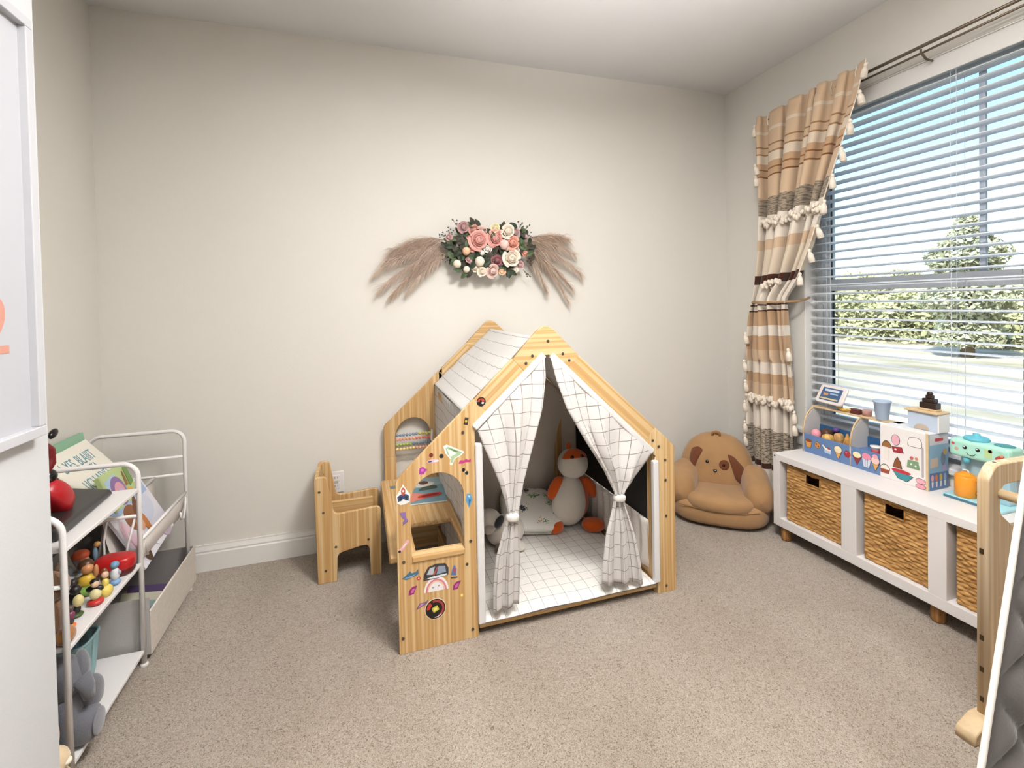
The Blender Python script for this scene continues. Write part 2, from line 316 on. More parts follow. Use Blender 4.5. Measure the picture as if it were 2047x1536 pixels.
# ================================================================= playhouse
P_V = wood('pine_vertical', 'd8ba8b', 'c39961', 2); P_H = wood('pine_horizontal', 'd8bb8c', 'c69e66', 0); P_D = wood('pine_depth', 'd8ba8b', 'c39961', 1)
TX0, TX1, TY0, TY1, ZS, ZA = .115, 1.338, 1.818, 2.700, .655, 1.222
TXM = (TX0 + TX1) / 2; SL = (ZA - ZS) / (TXM - TX0)
roofz = lambda x: ZS + SL * (min(x, 2 * TXM - x) - TX0)
ht = thing('playhouse_tent', 'pine playhouse tent with white grid fabric roof and stickered front panel', 'playhouse', (TXM, 2.25, 0))
SCREW = mat('screw_steel', '6f675c', .35, .8)
th = .018
def frame(y, front):
    yc = y + th / 2
    if front:
        hole = [(.168, .355), (.372, .355), (.372, .545)] + arc(.27, .565, .102, 0, 180, 16, .103)[0:] + [(.168, .545)]
        out = [(TX0, 0), (.42, 0), (.42, roofz(.42)), (TX0 + .005, ZS + .005), (TX0, ZS - .01)]
        pl = put('front_panel', board([out, hole], th, .0015, 'XZ', yc), P_V, ht)
    else:
        hole = [(.176, .36), (.367, .36), (.367, .585)] + arc(.2715, .590, .0955, 0, 180, 16, .10) + [(.176, .585)]
        up = [(TX0, .484), (.176, .484), (.176, .585)] + arc(.2715, .590, .0955, 180, 0, 16, .10) + [(.367, .484), (.44, .484), (.44, roofz(.44)), (TX0 + .005, ZS + .005), (TX0, ZS - .01)]
        put('rear_arch_panel', board([up], th, .0015, 'XZ', yc), P_V, ht)
        pl = put('rear_lower_panel', board([[(TX0, 0), (.44, 0), (.44, .483), (.367, .483), (.367, .36), (.176, .36), (.176, .483), (TX0, .483)]], th, .0015, 'XZ', yc), P_V, ht)
    put('corner_post', board([rpoly([(1.24, 0), (TX1, 0), (TX1, ZS, .01), (1.24, roofz(1.24))])], th, .0015, 'XZ', yc), P_V, ht)
    w = .093
    for sgn in (-1, 1):
        # rafter built along its own length so the grain follows it
        xa = .42 if sgn < 0 else 1.24
        a = Vector((xa, roofz(xa))); bpt = Vector((TXM + sgn * .145, roofz(TXM + sgn * .145))); d = (bpt - a); ln = d.length; ang = atan2(d.y, d.x)
        ol = [(0, 0), (ln, 0), (ln, -w), (0, -w)] if sgn < 0 else [(0, 0), (ln, 0), (ln, w), (0, w)]
        me = board([ol], th, .0015, 'XZ', 0)
        put('rafter', me, P_H, ht, loc=(a.x, yc, a.y), rot=(0, -ang, 0))
        # wedge that fills from the rafter foot to the upright
        n = Vector((-d.y, d.x)).normalized() * (-w if sgn < 0 else w); q = a + n
        inn = a.y - w * sqrt(1 + SL * SL)
        put('rafter_foot', board([[(a.x, a.y), (q.x, q.y), (a.x, inn)]], th, .0008, 'XZ', yc), P_V, ht)
    # apex board with cross grain
    c = 1 / sqrt(1 + SL * SL); dx, dz = c, SL * c
    la = Vector((TXM - .145, roofz(TXM - .145))); ra = Vector((TXM + .145, la.y))
    li = la + Vector((dz, -dx)) * w; ri = ra + Vector((-dz, -dx)) * w; inz = ZA - w / c
    out = rpoly([(la.x, la.y), (li.x, li.y), (TXM - .012, inz - .0), (TXM + .012, inz), (ri.x, ri.y), (ra.x, ra.y), (TXM, ZA + .012, .055)])
    put('apex_board', board([out], th + .002, .0015, 'XZ', yc), P_H, ht)
    return pl
FP = frame(TY0, True); frame(TY1 - th, False)
# structural rails
for x in (.40, 1.245):
    for z in ((.035, .095), (.80, .84) if x < 1 else (.60, .64)):
        MB().box(x, x + .018, TY0 + th, TY1 - th, z[0], z[1]).build('side_rail', P_D, ht, bevel=.002)
MB().box(TXM - .012, TXM + .012, TY0 + th, TY1 - th, 1.085, 1.13).build('ridge_rail', P_D, ht, bevel=.002)
MB().box(1.238, 1.256, TY0 + th, TY0 + .07, 0, .62).build('inner_stile', P_V, ht, bevel=.002)
MB().box(.402, .42, TY0 + th, TY0 + .07, 0, .80).build('inner_stile', P_V, ht, bevel=.002)
MB().box(1.10, 1.15, TY1 - .05, TY1 - th, .06, .78).build('rear_stile', P_V, ht, bevel=.002)
# screws
sm = MB().lathe([(.0001, -.003), (.0052, -.002), (.0062, 0), (.0062, .001)], 10).xf(Matrix.Rotation(rad(90), 4, 'X')).mesh('screw')
SCR = [(.129, .06), (.396, .035), (.138, .348), (.378, .296), (.395, .384), (.373, .813), (.735, 1.152), (.666, 1.095), (.638, 1.066), (.80, 1.097), (.828, 1.068), (1.225, .69), (1.255, .66), (1.288, .596), (1.288, .506), (1.289, .344), (1.286, .03)]
sp = [((x, TY0 - .0015, z), (rad(180), 0, 0)) for x, z in SCR]; sp = [(l, (0, 0, 0)) for l, _ in sp]
s0 = put('screw', sm, SCREW, ht, loc=sp[0][0]); copies(s0, sp[1:], ht)
# counter ledge, desk and abacus
MB().box(.169, .371, TY0 - .006, TY0 + .045, .340, .362).build('counter_ledge', P_H, ht, bevel=.004)
desk = put('desk_top', board([[(.092, 1.838), (.188, 1.838), (.188, 2.09), (.196, 2.105), (.362, 2.105), (.37, 2.09), (.37, 1.838), (.40, 1.838), (.40, 2.68), (.092, 2.68)]], .022, .003, 'XY', .349), P_D, ht)
MB().box(.09, .112, 1.88, 2.66, .318, .338).build('desk_rail', P_D, ht, bevel=.002)
MB().box(.12, .40, 2.60, 2.62, .0, .338).build('desk_support', P_H, ht, bevel=.002); MB().box(.382, .40, 1.95, 2.60, 0, .10).build('desk_skirt', P_D, ht, bevel=.002)
bead = MB().blob((0, 0, 0), (.0085, .0085, .0085), nu=10, nv=6).mesh('bead'); bead.polygons.foreach_set('use_smooth', [True] * len(bead.polygons))
def beadmat(c): return mat('bead_' + c, c, .3)
for z, ca, cb, k in ((.600, '7f93a8', 'c3bd5b', 7), (.577, 'eda58e', 'e07a68', 6), (.548, 'a9bd58', '6d8398', 5), (.524, 'efd08c', 'e9a983', 6)):
    rd = MB().tube([(.174, TY1 - .03, z), (.37, TY1 - .03, z)], .0022, 6).build('abacus_rod', mat('rod_wood', 'c9a26b', .5), ht)
    bs = {}
    for i in range(11):
        c = ca if i < k else cb
        me = bs.get(c)
        if not me: me = bs[c] = bead.copy(); me.materials.append(beadmat(c))
        put('bead', me, None, rd, loc=(.184 + i * .0175, TY1 - .03, z))
# ---- stickers on the front panel (flat print, each its own piece)
def sticker(x, z, parts, parent=FP, y=TY0 - .0004):
    """parts: list of (material colour, outline pts rel. metres)"""
    base = None
    for k, (c, pts) in enumerate(parts):
        me = board([[(x + px, z + pz) for px, pz in pts]], .0005, 0.0001, 'XZ', y - .0004 * k)
        o = put('sticker' if k == 0 else 'sticker_print', me, mat('print_' + c, c, .45), parent)
E1 = lambda w, h, x=0, z=0, n=20: [(x + w / 2 * cos(2 * pi * k / n), z + h / 2 * sin(2 * pi * k / n)) for k in range(n)]
def rotp(pts, a): return [(x * cos(a) - z * sin(a), x * sin(a) + z * cos(a)) for x, z in pts]
def half(w, h, n=14, z=0): return [(w / 2 * cos(pi * k / n), z + h * sin(pi * k / n)) for k in range(n + 1)]
kite = [(-.041, .036), (-.028, .041), (.041, .006), (.028, -.006), (.002, -.018), (-.008, -.041), (-.018, -.036), (-.014, -.018), (-.034, .008)]
sticker(.337, .731, [('f0efe8', kite), ('a9c49a', [(x * .8, z * .8) for x, z in kite]), ('e6efe0', [(-.028, .026), (.012, .004), (-.016, -.008)]), ('6f8f63', [(-.02, .028), (.02, .009), (.004, .008)])])
sticker(.249, .738, [('7a2a22', E1(.016, .016))]); sticker(.288, .730, [('2d2622', E1(.017, .017))])
sticker(.256, .714, [('e8b6c0', E1(.046, .014)), ('4c5b8c', E1(.016, .007, -.012)), ('f6eef0', E1(.018, .006, .010))])
sticker(.378, .699, [('c23f7e', [(-.024, -.006), (-.018, .007), (-.004, .004), (.006, .009), (.014, .004), (.025, .006), (.024, -.006), (.004, -.004), (-.01, -.008)])])
sticker(.218, .683, [('a93f98', [(-.016, -.012), (-.014, .010), (.0, .015), (.008, .006), (.017, .002), (.006, -.006), (.002, -.014)]), ('d06fbf', E1(.012, .010, -.003, .002))])
sticker(.379, .660, [('231f1d', E1(.013, .015, -.006, .006)), ('231f1d', E1(.013, .015, .006, -.007)), ('e8e3da', E1(.004, .004, 0, 0, 8))])
sticker(.449, .926, [('1d1a19', E1(.037, .037)), ('b2402f', half(.030, .013)), ('d9d4ce', E1(.011, .008, .006, -.005)), ('1d1a19', E1(.008, .012, -.002, .002))])
sticker(.387, .855, [('3d3320', [(-.011, -.012), (-.004, .016), (.011, .013), (.006, -.016)]), ('c9a94c', E1(.010, .010))])
rk = [(-.022, -.030), (-.026, -.002), (-.012, .018), (0, .039), (.012, .018), (.026, -.002), (.023, -.030), (.008, -.036), (-.010, -.038)]
sticker(.142, .602, [('efeeea', rk), ('3f4c74', [(-.020, -.026), (-.022, -.006), (-.010, .002), (.010, .002), (.021, -.006), (.019, -.026), (.0, -.016)]), ('b9554c', E1(.016, .030, 0, .012)), ('e7e2df', E1(.007, .009, 0, .014)), ('27303f', E1(.008, .018, -.010, -.014)), ('27303f', E1(.008, .018, .010, -.014))])
sticker(.143, .513, [('8b6fa8', [(-.016, .022), (.006, .024), (.008, .0), (.016, -.010), (-.004, -.024), (-.006, -.016), (.002, -.006), (-.008, .004)]), ('5a4a6a', [(.016, -.010), (.014, -.014), (-.008, -.028), (-.004, -.024)])])
sticker(.140, .408, [('e3aeb4', rotp(rpoly([(-.026, -.006, .004), (.026, -.006, .004), (.026, .006, .004), (-.026, .006, .004)]), rad(48))), ('3a2b26', rotp(E1(.010, .010, -.024), rad(48))), ('f4e9e6', rotp(E1(.022, .004, .004), rad(48)))])
sticker(.258, .290, [('3b3a3f', [(-.049, -.028), (-.047, -.004), (-.03, .022), (0, .030), (.036, .026), (.048, .006), (.047, -.020), (.0, -.028)]), ('b9bcc2', [(-.036, -.006), (-.024, .016), (-.004, .020), (-.012, -.010)]), ('8c99ad', [(.0, -.012), (.010, .020), (.034, .016), (.038, -.008)]), ('dcdde0', [(-.042, -.022), (-.010, -.016), (.042, -.014), (.040, -.020), (0, -.025)]), ('a6584c', [(-.014, -.010), (.004, .018), (.009, .018), (-.006, -.012)])])
sticker(.161, .292, [('46708c', rotp([(-.031, .0), (-.012, .009), (.004, .017), (.006, .008), (.022, .006), (.033, .014), (.030, -.006), (.012, -.008), (-.018, -.009)], rad(12))), ('9db8c6', rotp([(-.026, -.002), (.02, -.002), (.0, -.007)], rad(12)))])
sticker(.192, .276, [('c4483a', E1(.015, .015)), ('e8c9a8', E1(.006, .006, n=10))])
sticker(.327, .279, [('4f76a8', [(-.012, -.014), (-.006, .010), (.002, .024), (.010, .006), (.008, -.018)]), ('b04a66', E1(.010, .020, .002, .002)), ('3c3a52', [(-.014, -.022), (.014, -.024), (.012, -.028), (-.012, -.026)])])
sticker(.257, .215, [('efe9e8', half(.094, .056)), ('d9838e', [(.040 * cos(pi * k / 14), .047 * sin(pi * k / 14)) for k in range(15)] + [(.033 * cos(pi * k / 14), .040 * sin(pi * k / 14)) for k in range(14, -1, -1)]), ('eac7a0', [(.032 * cos(pi * k / 14), .039 * sin(pi * k / 14)) for k in range(15)] + [(.029 * cos(pi * k / 14), .036 * sin(pi * k / 14)) for k in range(14, -1, -1)]), ('a8a6ac', E1(.010, .006, -.012, .016)), ('c98a92', E1(.006, .006, .010, .020, 8))])
lf = [(-.016, -.014), (-.014, .004), (-.002, .016), (.017, .018), (.008, .002), (.004, -.012)]
sticker(.169, .232, [('9c2d74', lf), ('c86aa6', [(x * .5, z * .5) for x, z in lf])]); sticker(.337, .219, [('9a2f78', lf), ('c06a9c', [(x * .5, z * .5) for x, z in lf])])
sticker(.355, .178, [('d1a53e', E1(.016, .018)), ('eed9a0', E1(.008, .010))])
sticker(.203, .172, [('75688c', [(-.024, -.015), (-.010, .008), (.010, .008), (.024, .016), (.016, .0)]), ('cf8aa8', [(-.017, -.010), (-.006, .005), (.010, .004)])])
sticker(.252, .147, [('ead6b2', E1(.081, .081, n=28)), ('191514', E1(.076, .076, n=28)), ('a23c3c', [(.034 * cos(a / 10), .034 * sin(a / 10)) for a in range(-12, 20)] + [(.026 * cos(a / 10), .026 * sin(a / 10)) for a in range(19, -13, -1)]), ('c0392c', [(.033 * cos(a / 10), .033 * sin(a / 10)) for a in range(22, 32)] + [(.020 * cos(a / 10), .020 * sin(a / 10)) for a in range(31, 21, -1)]), ('d8d0c8', [(.033 * cos(a / 10), .033 * sin(a / 10)) for a in range(46, 56)] + [(.030 * cos(a / 10), .030 * sin(a / 10)) for a in range(55, 45, -1)]), ('c9be3e', rotp(rpoly([(-.012, -.010, .003), (.012, -.010, .003), (.012, .010, .003), (-.012, .010, .003)]), .4)), ('e9e08c', rotp([(-.006, -.005), (.006, -.005), (.006, .005), (-.006, .005)], .4))])
sticker(.392, .543, [('5a9ac4', [(0, -.029), (.014, .004), (.008, .026), (-.008, .029), (-.013, .004)]), ('2f5f8c', [(0, -.020), (.008, .004), (-.002, .006)]), ('a8d2e6', [(-.006, .022), (.006, .020), (.002, .010)])])
# ---- grid fabric
def gridmat(name, base, line, s, w=.035, uv=True, weave=260, axes=(0, 1)):
    m, nt, b = newmat(name, .9, spec=.15, sheen=.25); K = nt.links.new; tc = N(nt, 'ShaderNodeTexCoord'); sx = N(nt, 'ShaderNodeSeparateXYZ')
    K(tc.outputs['UV' if uv else 'Object'], sx.inputs[0]); acc = None
    for i in axes:
        d = N(nt, 'ShaderNodeMath', operation='DIVIDE'); d.inputs[1].default_value = s; K(sx.outputs[i], d.inputs[0])
        f = N(nt, 'ShaderNodeMath', operation='FRACT'); K(d.outputs[0], f.inputs[0]); c = N(nt, 'ShaderNodeMath', operation='LESS_THAN'); c.inputs[1].default_value = w; K(f.outputs[0], c.inputs[0])
        if acc is None: acc = c
        else: mxx = N(nt, 'ShaderNodeMath', operation='MAXIMUM'); K(acc.outputs[0], mxx.inputs[0]); K(c.outputs[0], mxx.inputs[1]); acc = mxx
    mx = N(nt, 'ShaderNodeMixRGB'); mx.inputs[1].default_value = lin(base); mx.inputs[2].default_value = lin(line); K(acc.outputs[0], mx.inputs[0]); K(mx.outputs[0], b.inputs['Base Color'])
    n = N(nt, 'ShaderNodeTexNoise', i_Scale=weave); K(tc.outputs['Object'], n.inputs[0]); bp = N(nt, 'ShaderNodeBump', i_Strength=.15, i_Distance=.004); K(n.outputs[0], bp.inputs['Height']); K(bp.outputs[0], b.inputs['Normal'])
    MATS[name] = m; return m
GRID = gridmat('grid_canvas', 'e3deda', '85796d', .055, .05); GRIDR = gridmat('grid_canvas_roof', 'e8e4df', '85796d', .062, .035, axes=(1,)); LINEN = mat('plain_canvas', 'ece6df', .9, sheen=.2, bump=(240, .15))
for q_ in (GRID, GRIDR, LINEN): translucent(q_, .18, 'f6f0e8')
random.seed(4)
XL, XR, ZE = .392, 1.062, .866
def roof(sgn):
    x0, x1 = (XL, TXM) if sgn < 0 else (XR, TXM)
    z1 = 1.165; ln = .45
    def fn(u, v):
        y = lerp(TY0 + th + .001, TY1 - th - .001, u); x = lerp(x0, x1, v); z = lerp(ZE, z1, v)
        sag = -.010 * sin(pi * u) * sin(pi * v) + .0022 * sin(u * 60 + 2 * sin(v * 9)) * sin(pi * v) + .003 * sin(v * 23 + 3 * u)
        return (x, y, z + sag)
    return MB().grid(fn, 60, 30, lambda u, v: (u * .86 + .02, v * ln)).build('roof_fabric', GRIDR, ht, smooth=True, solid=.002)
roof(-1); roof(1)
def lwall(u, v):
    y = lerp(TY0 + th + .002, TY1 - th - .002, u); return (XL + .004 + .006 * sin(u * 26 + 2 * v) * v + .006 * sin(v * 7 + u * 9) + .012 * v * (1 - v), y, lerp(ZE, .10, v))
MB().grid(lwall, 60, 24, lambda u, v: (u * .86, v * .76)).build('side_fabric', GRID, ht, smooth=True, solid=.002)
# loop strap by the abacus
MB().tube([(.372, 2.66, .62), (.366, 2.64, .58), (.372, 2.62, .53), (.385, 2.63, .50)], .006, 6).build('strap', LINEN, ht, smooth=True)
def rwall(u, v):
    y = lerp(TY0 + .06, TY1 - th - .004, u); return (1.236 + .004 * sin(u * 70 + sin(v * 3)), y, lerp(.305, .085, v))
MB().grid(rwall, 90, 8).build('side_fabric', mat('ribbed_canvas', 'e6ddd4', .9, bump=(90, .3)), ht, smooth=True, solid=.002)
MB().box(1.246, 1.254, TY0 + .03, TY1 - th, .30, .66).build('chalkboard', mat('chalkboard_black', '14110f', .7, noise=(12, .3)), ht, bevel=.002)
def rwall2(u, v):
    y = lerp(TY0 + .06, TY1 - .03, u); return (lerp(1.25, XR, v), y, lerp(.66, ZE, v))
MB().grid(rwall2, 12, 8).build('upper_side_fabric', LINEN, ht, smooth=True, solid=.002)
def bwall(u, v):
    x = lerp(.40, 1.24, u); top = min(1.15, roofz(x) - .06)
    return (x, TY1 - .055 + .012 * sin(u * 22 + 2.2 * v) * (.3 + v), lerp(top, .075, v))
MB().grid(bwall, 80, 20).build('rear_fabric', mat('rear_canvas', 'ded2c6', .9, bump=(200, .15)), ht, smooth=True, solid=.002)
# floor mat on its slatted base
for k in range(6): MB().box(.425, 1.235, 1.83 + k * .14, 1.95 + k * .14, .034, .05).build('base_slat', P_H, ht, bevel=.002)
MB().box(.424, 1.236, TY0 + .0, TY0 + .016, .030, .052).build('front_rail', P_H, ht, bevel=.003)
def matf(u, v):
    x = lerp(.428, 1.226, u); y = lerp(TY0 - .012, TY1 - .075, v); e = min(u, 1 - u, v * 1.1, (1 - v)) * 9; z = .056 + .018 * min(1, e) ** .5 + .0025 * sin(u * 13 + v * 9) * sin(v * 11 - u * 4)
    return (x, y, z)
mt = MB().grid(matf, 44, 44, lambda u, v: (u * .80 + .01, v * .84)); mt.grid(lambda u, v: (lerp(.428, 1.226, u), lerp(TY0 - .012, TY1 - .075, v), .0535), 1, 1)
mt.build('floor_mat', gridmat('grid_mat', 'efe9e2', '8f867c', .056, .03), ht, smooth=True)
# white sleeves along the opening
SLV = mat('sleeve_white', 'dedbd9', .6, bump=(60, .12))
def sleeve(a, c, w, name='fabric_sleeve'):
    a, c = Vector(a), Vector(c); d = (c - a).normalized(); n = Vector((d.z, 0, -d.x)); m = (a + c) / 2
    MB().obox(m, d * ((c - a).length / 2), n * (w / 2), Vector((0, .013, 0))).build(name, SLV, ht, bevel=.006, segs=3)
sleeve((.418, TY0 + .002, .825), (.716, TY0 + .002, 1.098), .027); sleeve((.748, TY0 + .002, 1.094), (1.222, TY0 + .002, .640), .027)
sleeve((.434, TY0 + .002, .765), (.434, TY0 + .002, .050), .03); sleeve((1.236, TY0 + .002, .600), (1.236, TY0 + .002, .055), .028)
# tied curtains
def curtain(name, rows, fold, nf, uvw):
    """rows: (v, xL, zL, xR, zR); interpolated with smooth steps"""
    def at(v):
        for a, c in zip(rows, rows[1:]):
            if v <= c[0] + 1e-9:
                t = (v - a[0]) / (c[0] - a[0]); return [lerp(p, q, t) for p, q in zip(a[1:], c[1:])]
        return rows[-1][1:]
    def fn(u, v):
        xl, zl, xr, zr = at(v); w = abs(xr - xl); x = lerp(xl, xr, u); z = lerp(zl, zr, u)
        am = fold * (.25 + .75 * min(1, abs(v) * 2.2)) * min(1.0, .45 + w * 3.0)
        y = TY0 - .004 - am * (.5 + .5 * sin(u * nf * 2 * pi + .6 * sin(v * 5))) - .010 * sin(pi * min(1, v))
        return (x + .006 * sin(u * nf * 4 * pi) * min(1, v * 3), y, z)
    return MB().grid(fn, 56, 64, lambda u, v: (u * uvw[0] + .012, fn(u, v)[2] + 1.0)).build(name, GRID, ht, smooth=True, solid=.0015)
curtain('curtain', [(0, .430, .815, .716, 1.085), (.15, .452, .752, .712, 1.01), (.30, .478, .685, .690, .89), (.45, .508, .606, .650, .765), (.58, .530, .533, .604, .605), (.66, .543, .478, .580, .485), (.72, .530, .43, .578, .432), (.82, .492, .31, .583, .315), (.92, .478, .18, .582, .20), (1, .478, .085, .577, .107)], .030, 2.2, (.33, .92))
curtain('curtain', [(0, .742, 1.085, 1.212, .637), (.15, .762, .99, 1.19, .615), (.30, .802, .87, 1.158, .585), (.45, .878, .735, 1.116, .548), (.58, .965, .60, 1.082, .51), (.66, 1.020, .492, 1.062, .485), (.72, 1.012, .44, 1.066, .44), (.82, .978, .325, 1.108, .31), (.92, .962, .20, 1.135, .18), (1, .957, .112, 1.146, .080)], .032, 2.5, (.47, .95))
for x, z in ((.561, .462), (1.041, .470)):
    MB().blob((x, TY0 - .022, z), (.027, .022, .015), .55, .8, rot=Matrix.Rotation(rad(6), 3, 'Y')).build('tie_band', LINEN, ht, smooth=True)
# ================================================================= chair beside the desk
ct = thing('kids_chair', 'small pine childrens chair with arched sides beside the playhouse', 'chair', (-.07, 2.54, 0))
def cside(y):
    ol = rpoly([(-.213, 0), (-.127, 0), (-.124, .132, .03), (.022, .158, .03), (.026, 0), (.078, 0), (.082, .335, .03), (-.135, .322, .03), (-.165, .505, .022), (-.221, .508, .022)])
    o = put('side_panel', board([ol], .018, .003, 'XZ', y), P_V, ct)
    for x, z in ((-.198, .438), (-.182, .338), (-.178, .06), (-.13, .166), (.019, .178)): put('screw', sm, SCREW, o, loc=(x, y - .0095, z))
cside(2.42); cside(2.665)
MB().obox((-.193, 2.5425, .36), (.009, 0, .0), (0, .113, 0), (-.018, 0, .145)).build('backrest', P_H, ct, bevel=.004)
MB().box(-.175, .065, 2.43, 2.656, .195, .213).build('seat', P_H, ct, bevel=.004)
MB().box(-.165, .045, 2.515, 2.533, .213, .345).build('divider_board', P_H, ct, bevel=.004)
MB().box(-.20, -.18, 2.43, 2.656, .09, .15).build('rear_stretcher', P_D, ct, bevel=.003)
# ================================================================= toys inside the tent
PL = lambda n, c, **k: mat(n, c, .95, spec=.1, sheen=.5, bump=(320, .25), **k)
WHP = PL('plush_cream', 'e4dbcf'); ORP = PL('plush_orange', 'dd6021'); BKG = mat('gloss_black', '17120f', .25)
bt_ = thing('plush_bird', 'orange and cream plush bird with an orange eye band sitting in the tent', 'plush toy', (1.10, 2.42, .075))
tl = Matrix.Rotation(rad(7), 3, 'Y')
bx, by = 1.095, 2.42
MB().blob((bx + .018, by + .02, .225), (.098, .085, .145), 1, 1, rot=tl, fn=lambda p: (p.x * (1 - .22 * p.z / .145), p.y * (1 - .22 * p.z / .145), p.z)).build('back', ORP, bt_, smooth=True)
MB().blob((bx - .016, by - .022, .228), (.095, .072, .142), 1, 1, rot=tl, fn=lambda p: (p.x * (1 - .24 * p.z / .142), p.y * (1 - .2 * p.z / .142), p.z)).build('belly', WHP, bt_, smooth=True)
hd = MB().blob((bx + .012, by - .015, .420), (.086, .078, .080), .95, 1).build('head', WHP, bt_, smooth=True)
def cap(u, v):
    a = lerp(-1.25, 1.25, u); e = lerp(.62, 1.45, v) - .16 * abs(sin(a)) ** 2 * (1 - v)
    d = Vector((sin(a) * cos(e), -cos(a) * cos(e), sin(e))); return (bx + .012 + d.x * .0885, by - .015 + d.y * .0805, .420 + d.z * .0825)
MB().grid(cap, 20, 10).build('eye_band', ORP, hd, smooth=True, solid=.003)
for a in (-.42, .42):
    e = .70; d = Vector((sin(a) * cos(e), -cos(a) * cos(e), sin(e)))
    MB().blob((bx + .012 + d.x * .089, by - .015 + d.y * .081, .420 + d.z * .083), (.011, .008, .009), nu=12, nv=8).build('eye', BKG, hd, smooth=True)
for s, x, y in ((-1, -.118, -.03), (1, .085, -.085)): MB().blob((bx + x, by + y - .02, .105), (.062 if s > 0 else .05, .05, .034), .8, 1, rot=Matrix.Rotation(rad(25 * -s), 3, 'Z')).build('foot', ORP, bt_, smooth=True)
for s in (-1, 1): MB().blob((bx + s * .105 + .012, by - .01, .295 if s < 0 else .270), (.034, .03, .068), .9, 1, rot=Matrix.Rotation(rad(32 * -s), 3, 'Y')).build('wing', ORP, bt_, smooth=True)
MB().blob((bx + .0, by + .01, .508), (.014, .01, .022)).build('tuft', ORP, bt_, smooth=True)
# printed pillow
m, nt, b = newmat('dino_print', .9, sheen=.2); K = nt.links.new; tc = N(nt, 'ShaderNodeTexCoord'); vo = N(nt, 'ShaderNodeTexVoronoi', i_Scale=17.); ns = N(nt, 'ShaderNodeTexNoise', i_Scale=40.)
mxv = N(nt, 'ShaderNodeMixRGB', i_Fac=.06); K(tc.outputs['Object'], mxv.inputs[1]); K(ns.outputs['Color'], mxv.inputs[2]); K(mxv.outputs[0], vo.inputs['Vector'])
lt = N(nt, 'ShaderNodeMath', operation='LESS_THAN'); lt.inputs[1].default_value = .30; K(vo.outputs['Distance'], lt.inputs[0]); sp_ = N(nt, 'ShaderNodeSeparateColor'); K(vo.outputs['Color'], sp_.inputs[0])
cr = ramp(nt, [(0, '5f8f52'), (.2, '3d6b4a'), (.36, '7d93ad'), (.52, '39414a'), (.64, 'c79a5a'), (.74, '6e9a5e'), (.86, 'ebe6de')], 'CONSTANT'); K(sp_.outputs[0], cr.inputs[0])
mx = N(nt, 'ShaderNodeMixRGB'); mx.inputs[1].default_value = lin('e9e4dc'); K(lt.outputs[0], mx.inputs[0]); K(cr.outputs[0], mx.inputs[2]); K(mx.outputs[0], b.inputs['Base Color']); DINO = m
pt_ = thing('printed_pillow', 'white pillow printed with little green dinosaurs lying on the tent floor mat', 'pillow', (.86, 2.46, .075))
rp = Matrix.Rotation(rad(-12), 3, 'Z') @ Matrix.Rotation(rad(26), 3, 'X') @ Matrix.Rotation(rad(6), 3, 'Y')
def pil(p):
    k = 1 - .55 * (abs(p.x) / .17) ** 3 * (abs(p.y) / .15) ** 3; return (p.x, p.y, p.z * k)
MB().blob((.875, 2.47, .165), (.165, .14, .045), .55, .42, nu=40, nv=16, rot=rp, fn=pil).build('cushion', DINO, pt_, smooth=True)
ed = [Vector((.875, 2.47, .165)) + rp @ Vector((.162 * math.copysign(abs(cos(a)) ** .42, cos(a)), .138 * math.copysign(abs(sin(a)) ** .42, sin(a)), 0)) for a in [2 * pi * k / 60 for k in range(61)]]
MB().tube(ed, .0035, 6, cap=False).build('piping', mat('piping_green', '7d9a6d', .9), pt_, smooth=True)
# spotted plush puppy pillow
BRP = PL('plush_brown', '7a5234'); DKP = PL('plush_dark', '3c3a40'); YLP = PL('plush_yellow', 'cf9a2c')
pp = thing('plush_cow', 'white plush cow with brown patches slumped behind the left tent curtain', 'plush toy', (.70, 2.32, .075))
MB().blob((.69, 2.34, .145), (.10, .085, .072), .85, 1).build('body', WHP, pp, smooth=True)
MB().blob((.60, 2.33, .215), (.065, .06, .055)).build('head', WHP, pp, smooth=True)
MB().blob((.585, 2.268, .195), (.03, .022, .022)).build('muzzle', PL('plush_grey', 'b9aca2'), pp, smooth=True)
MB().blob((.64, 2.27, .225), (.02, .016, .034), rot=Matrix.Rotation(.6, 3, 'Y')).build('ear', DKP, pp, smooth=True)
MB().blob((.668, 2.262, .115), (.022, .012, .032)).build('patch', BRP, pp, smooth=True)
for x in (.64, .74): MB().blob((x, 2.255, .096), (.026, .04, .022)).build('leg', WHP if x > .7 else BRP, pp, smooth=True)
gt = thing('plush_animal', 'yellow and brown plush animal in the dim left corner of the tent', 'plush toy', (.56, 2.50, .075))
MB().blob((.555, 2.52, .19), (.075, .07, .09)).build('body', YLP, gt, smooth=True)
MB().blob((.55, 2.47, .335), (.038, .036, .10)).build('neck', YLP, gt, smooth=True); MB().blob((.55, 2.44, .435), (.05, .055, .045)).build('head', YLP, gt, smooth=True)
MB().blob((.55, 2.385, .42), (.03, .03, .026)).build('muzzle', WHP, gt, smooth=True)
for s in (-1, 1):
    MB().tube([(.55 + s * .02, 2.45, .46), (.55 + s * .024, 2.45, .505)], .006, 8).build('horn', BRP, gt, smooth=True); MB().blob((.55 + s * .045, 2.46, .105), (.026, .045, .03)).build('leg', BRP, gt, smooth=True)
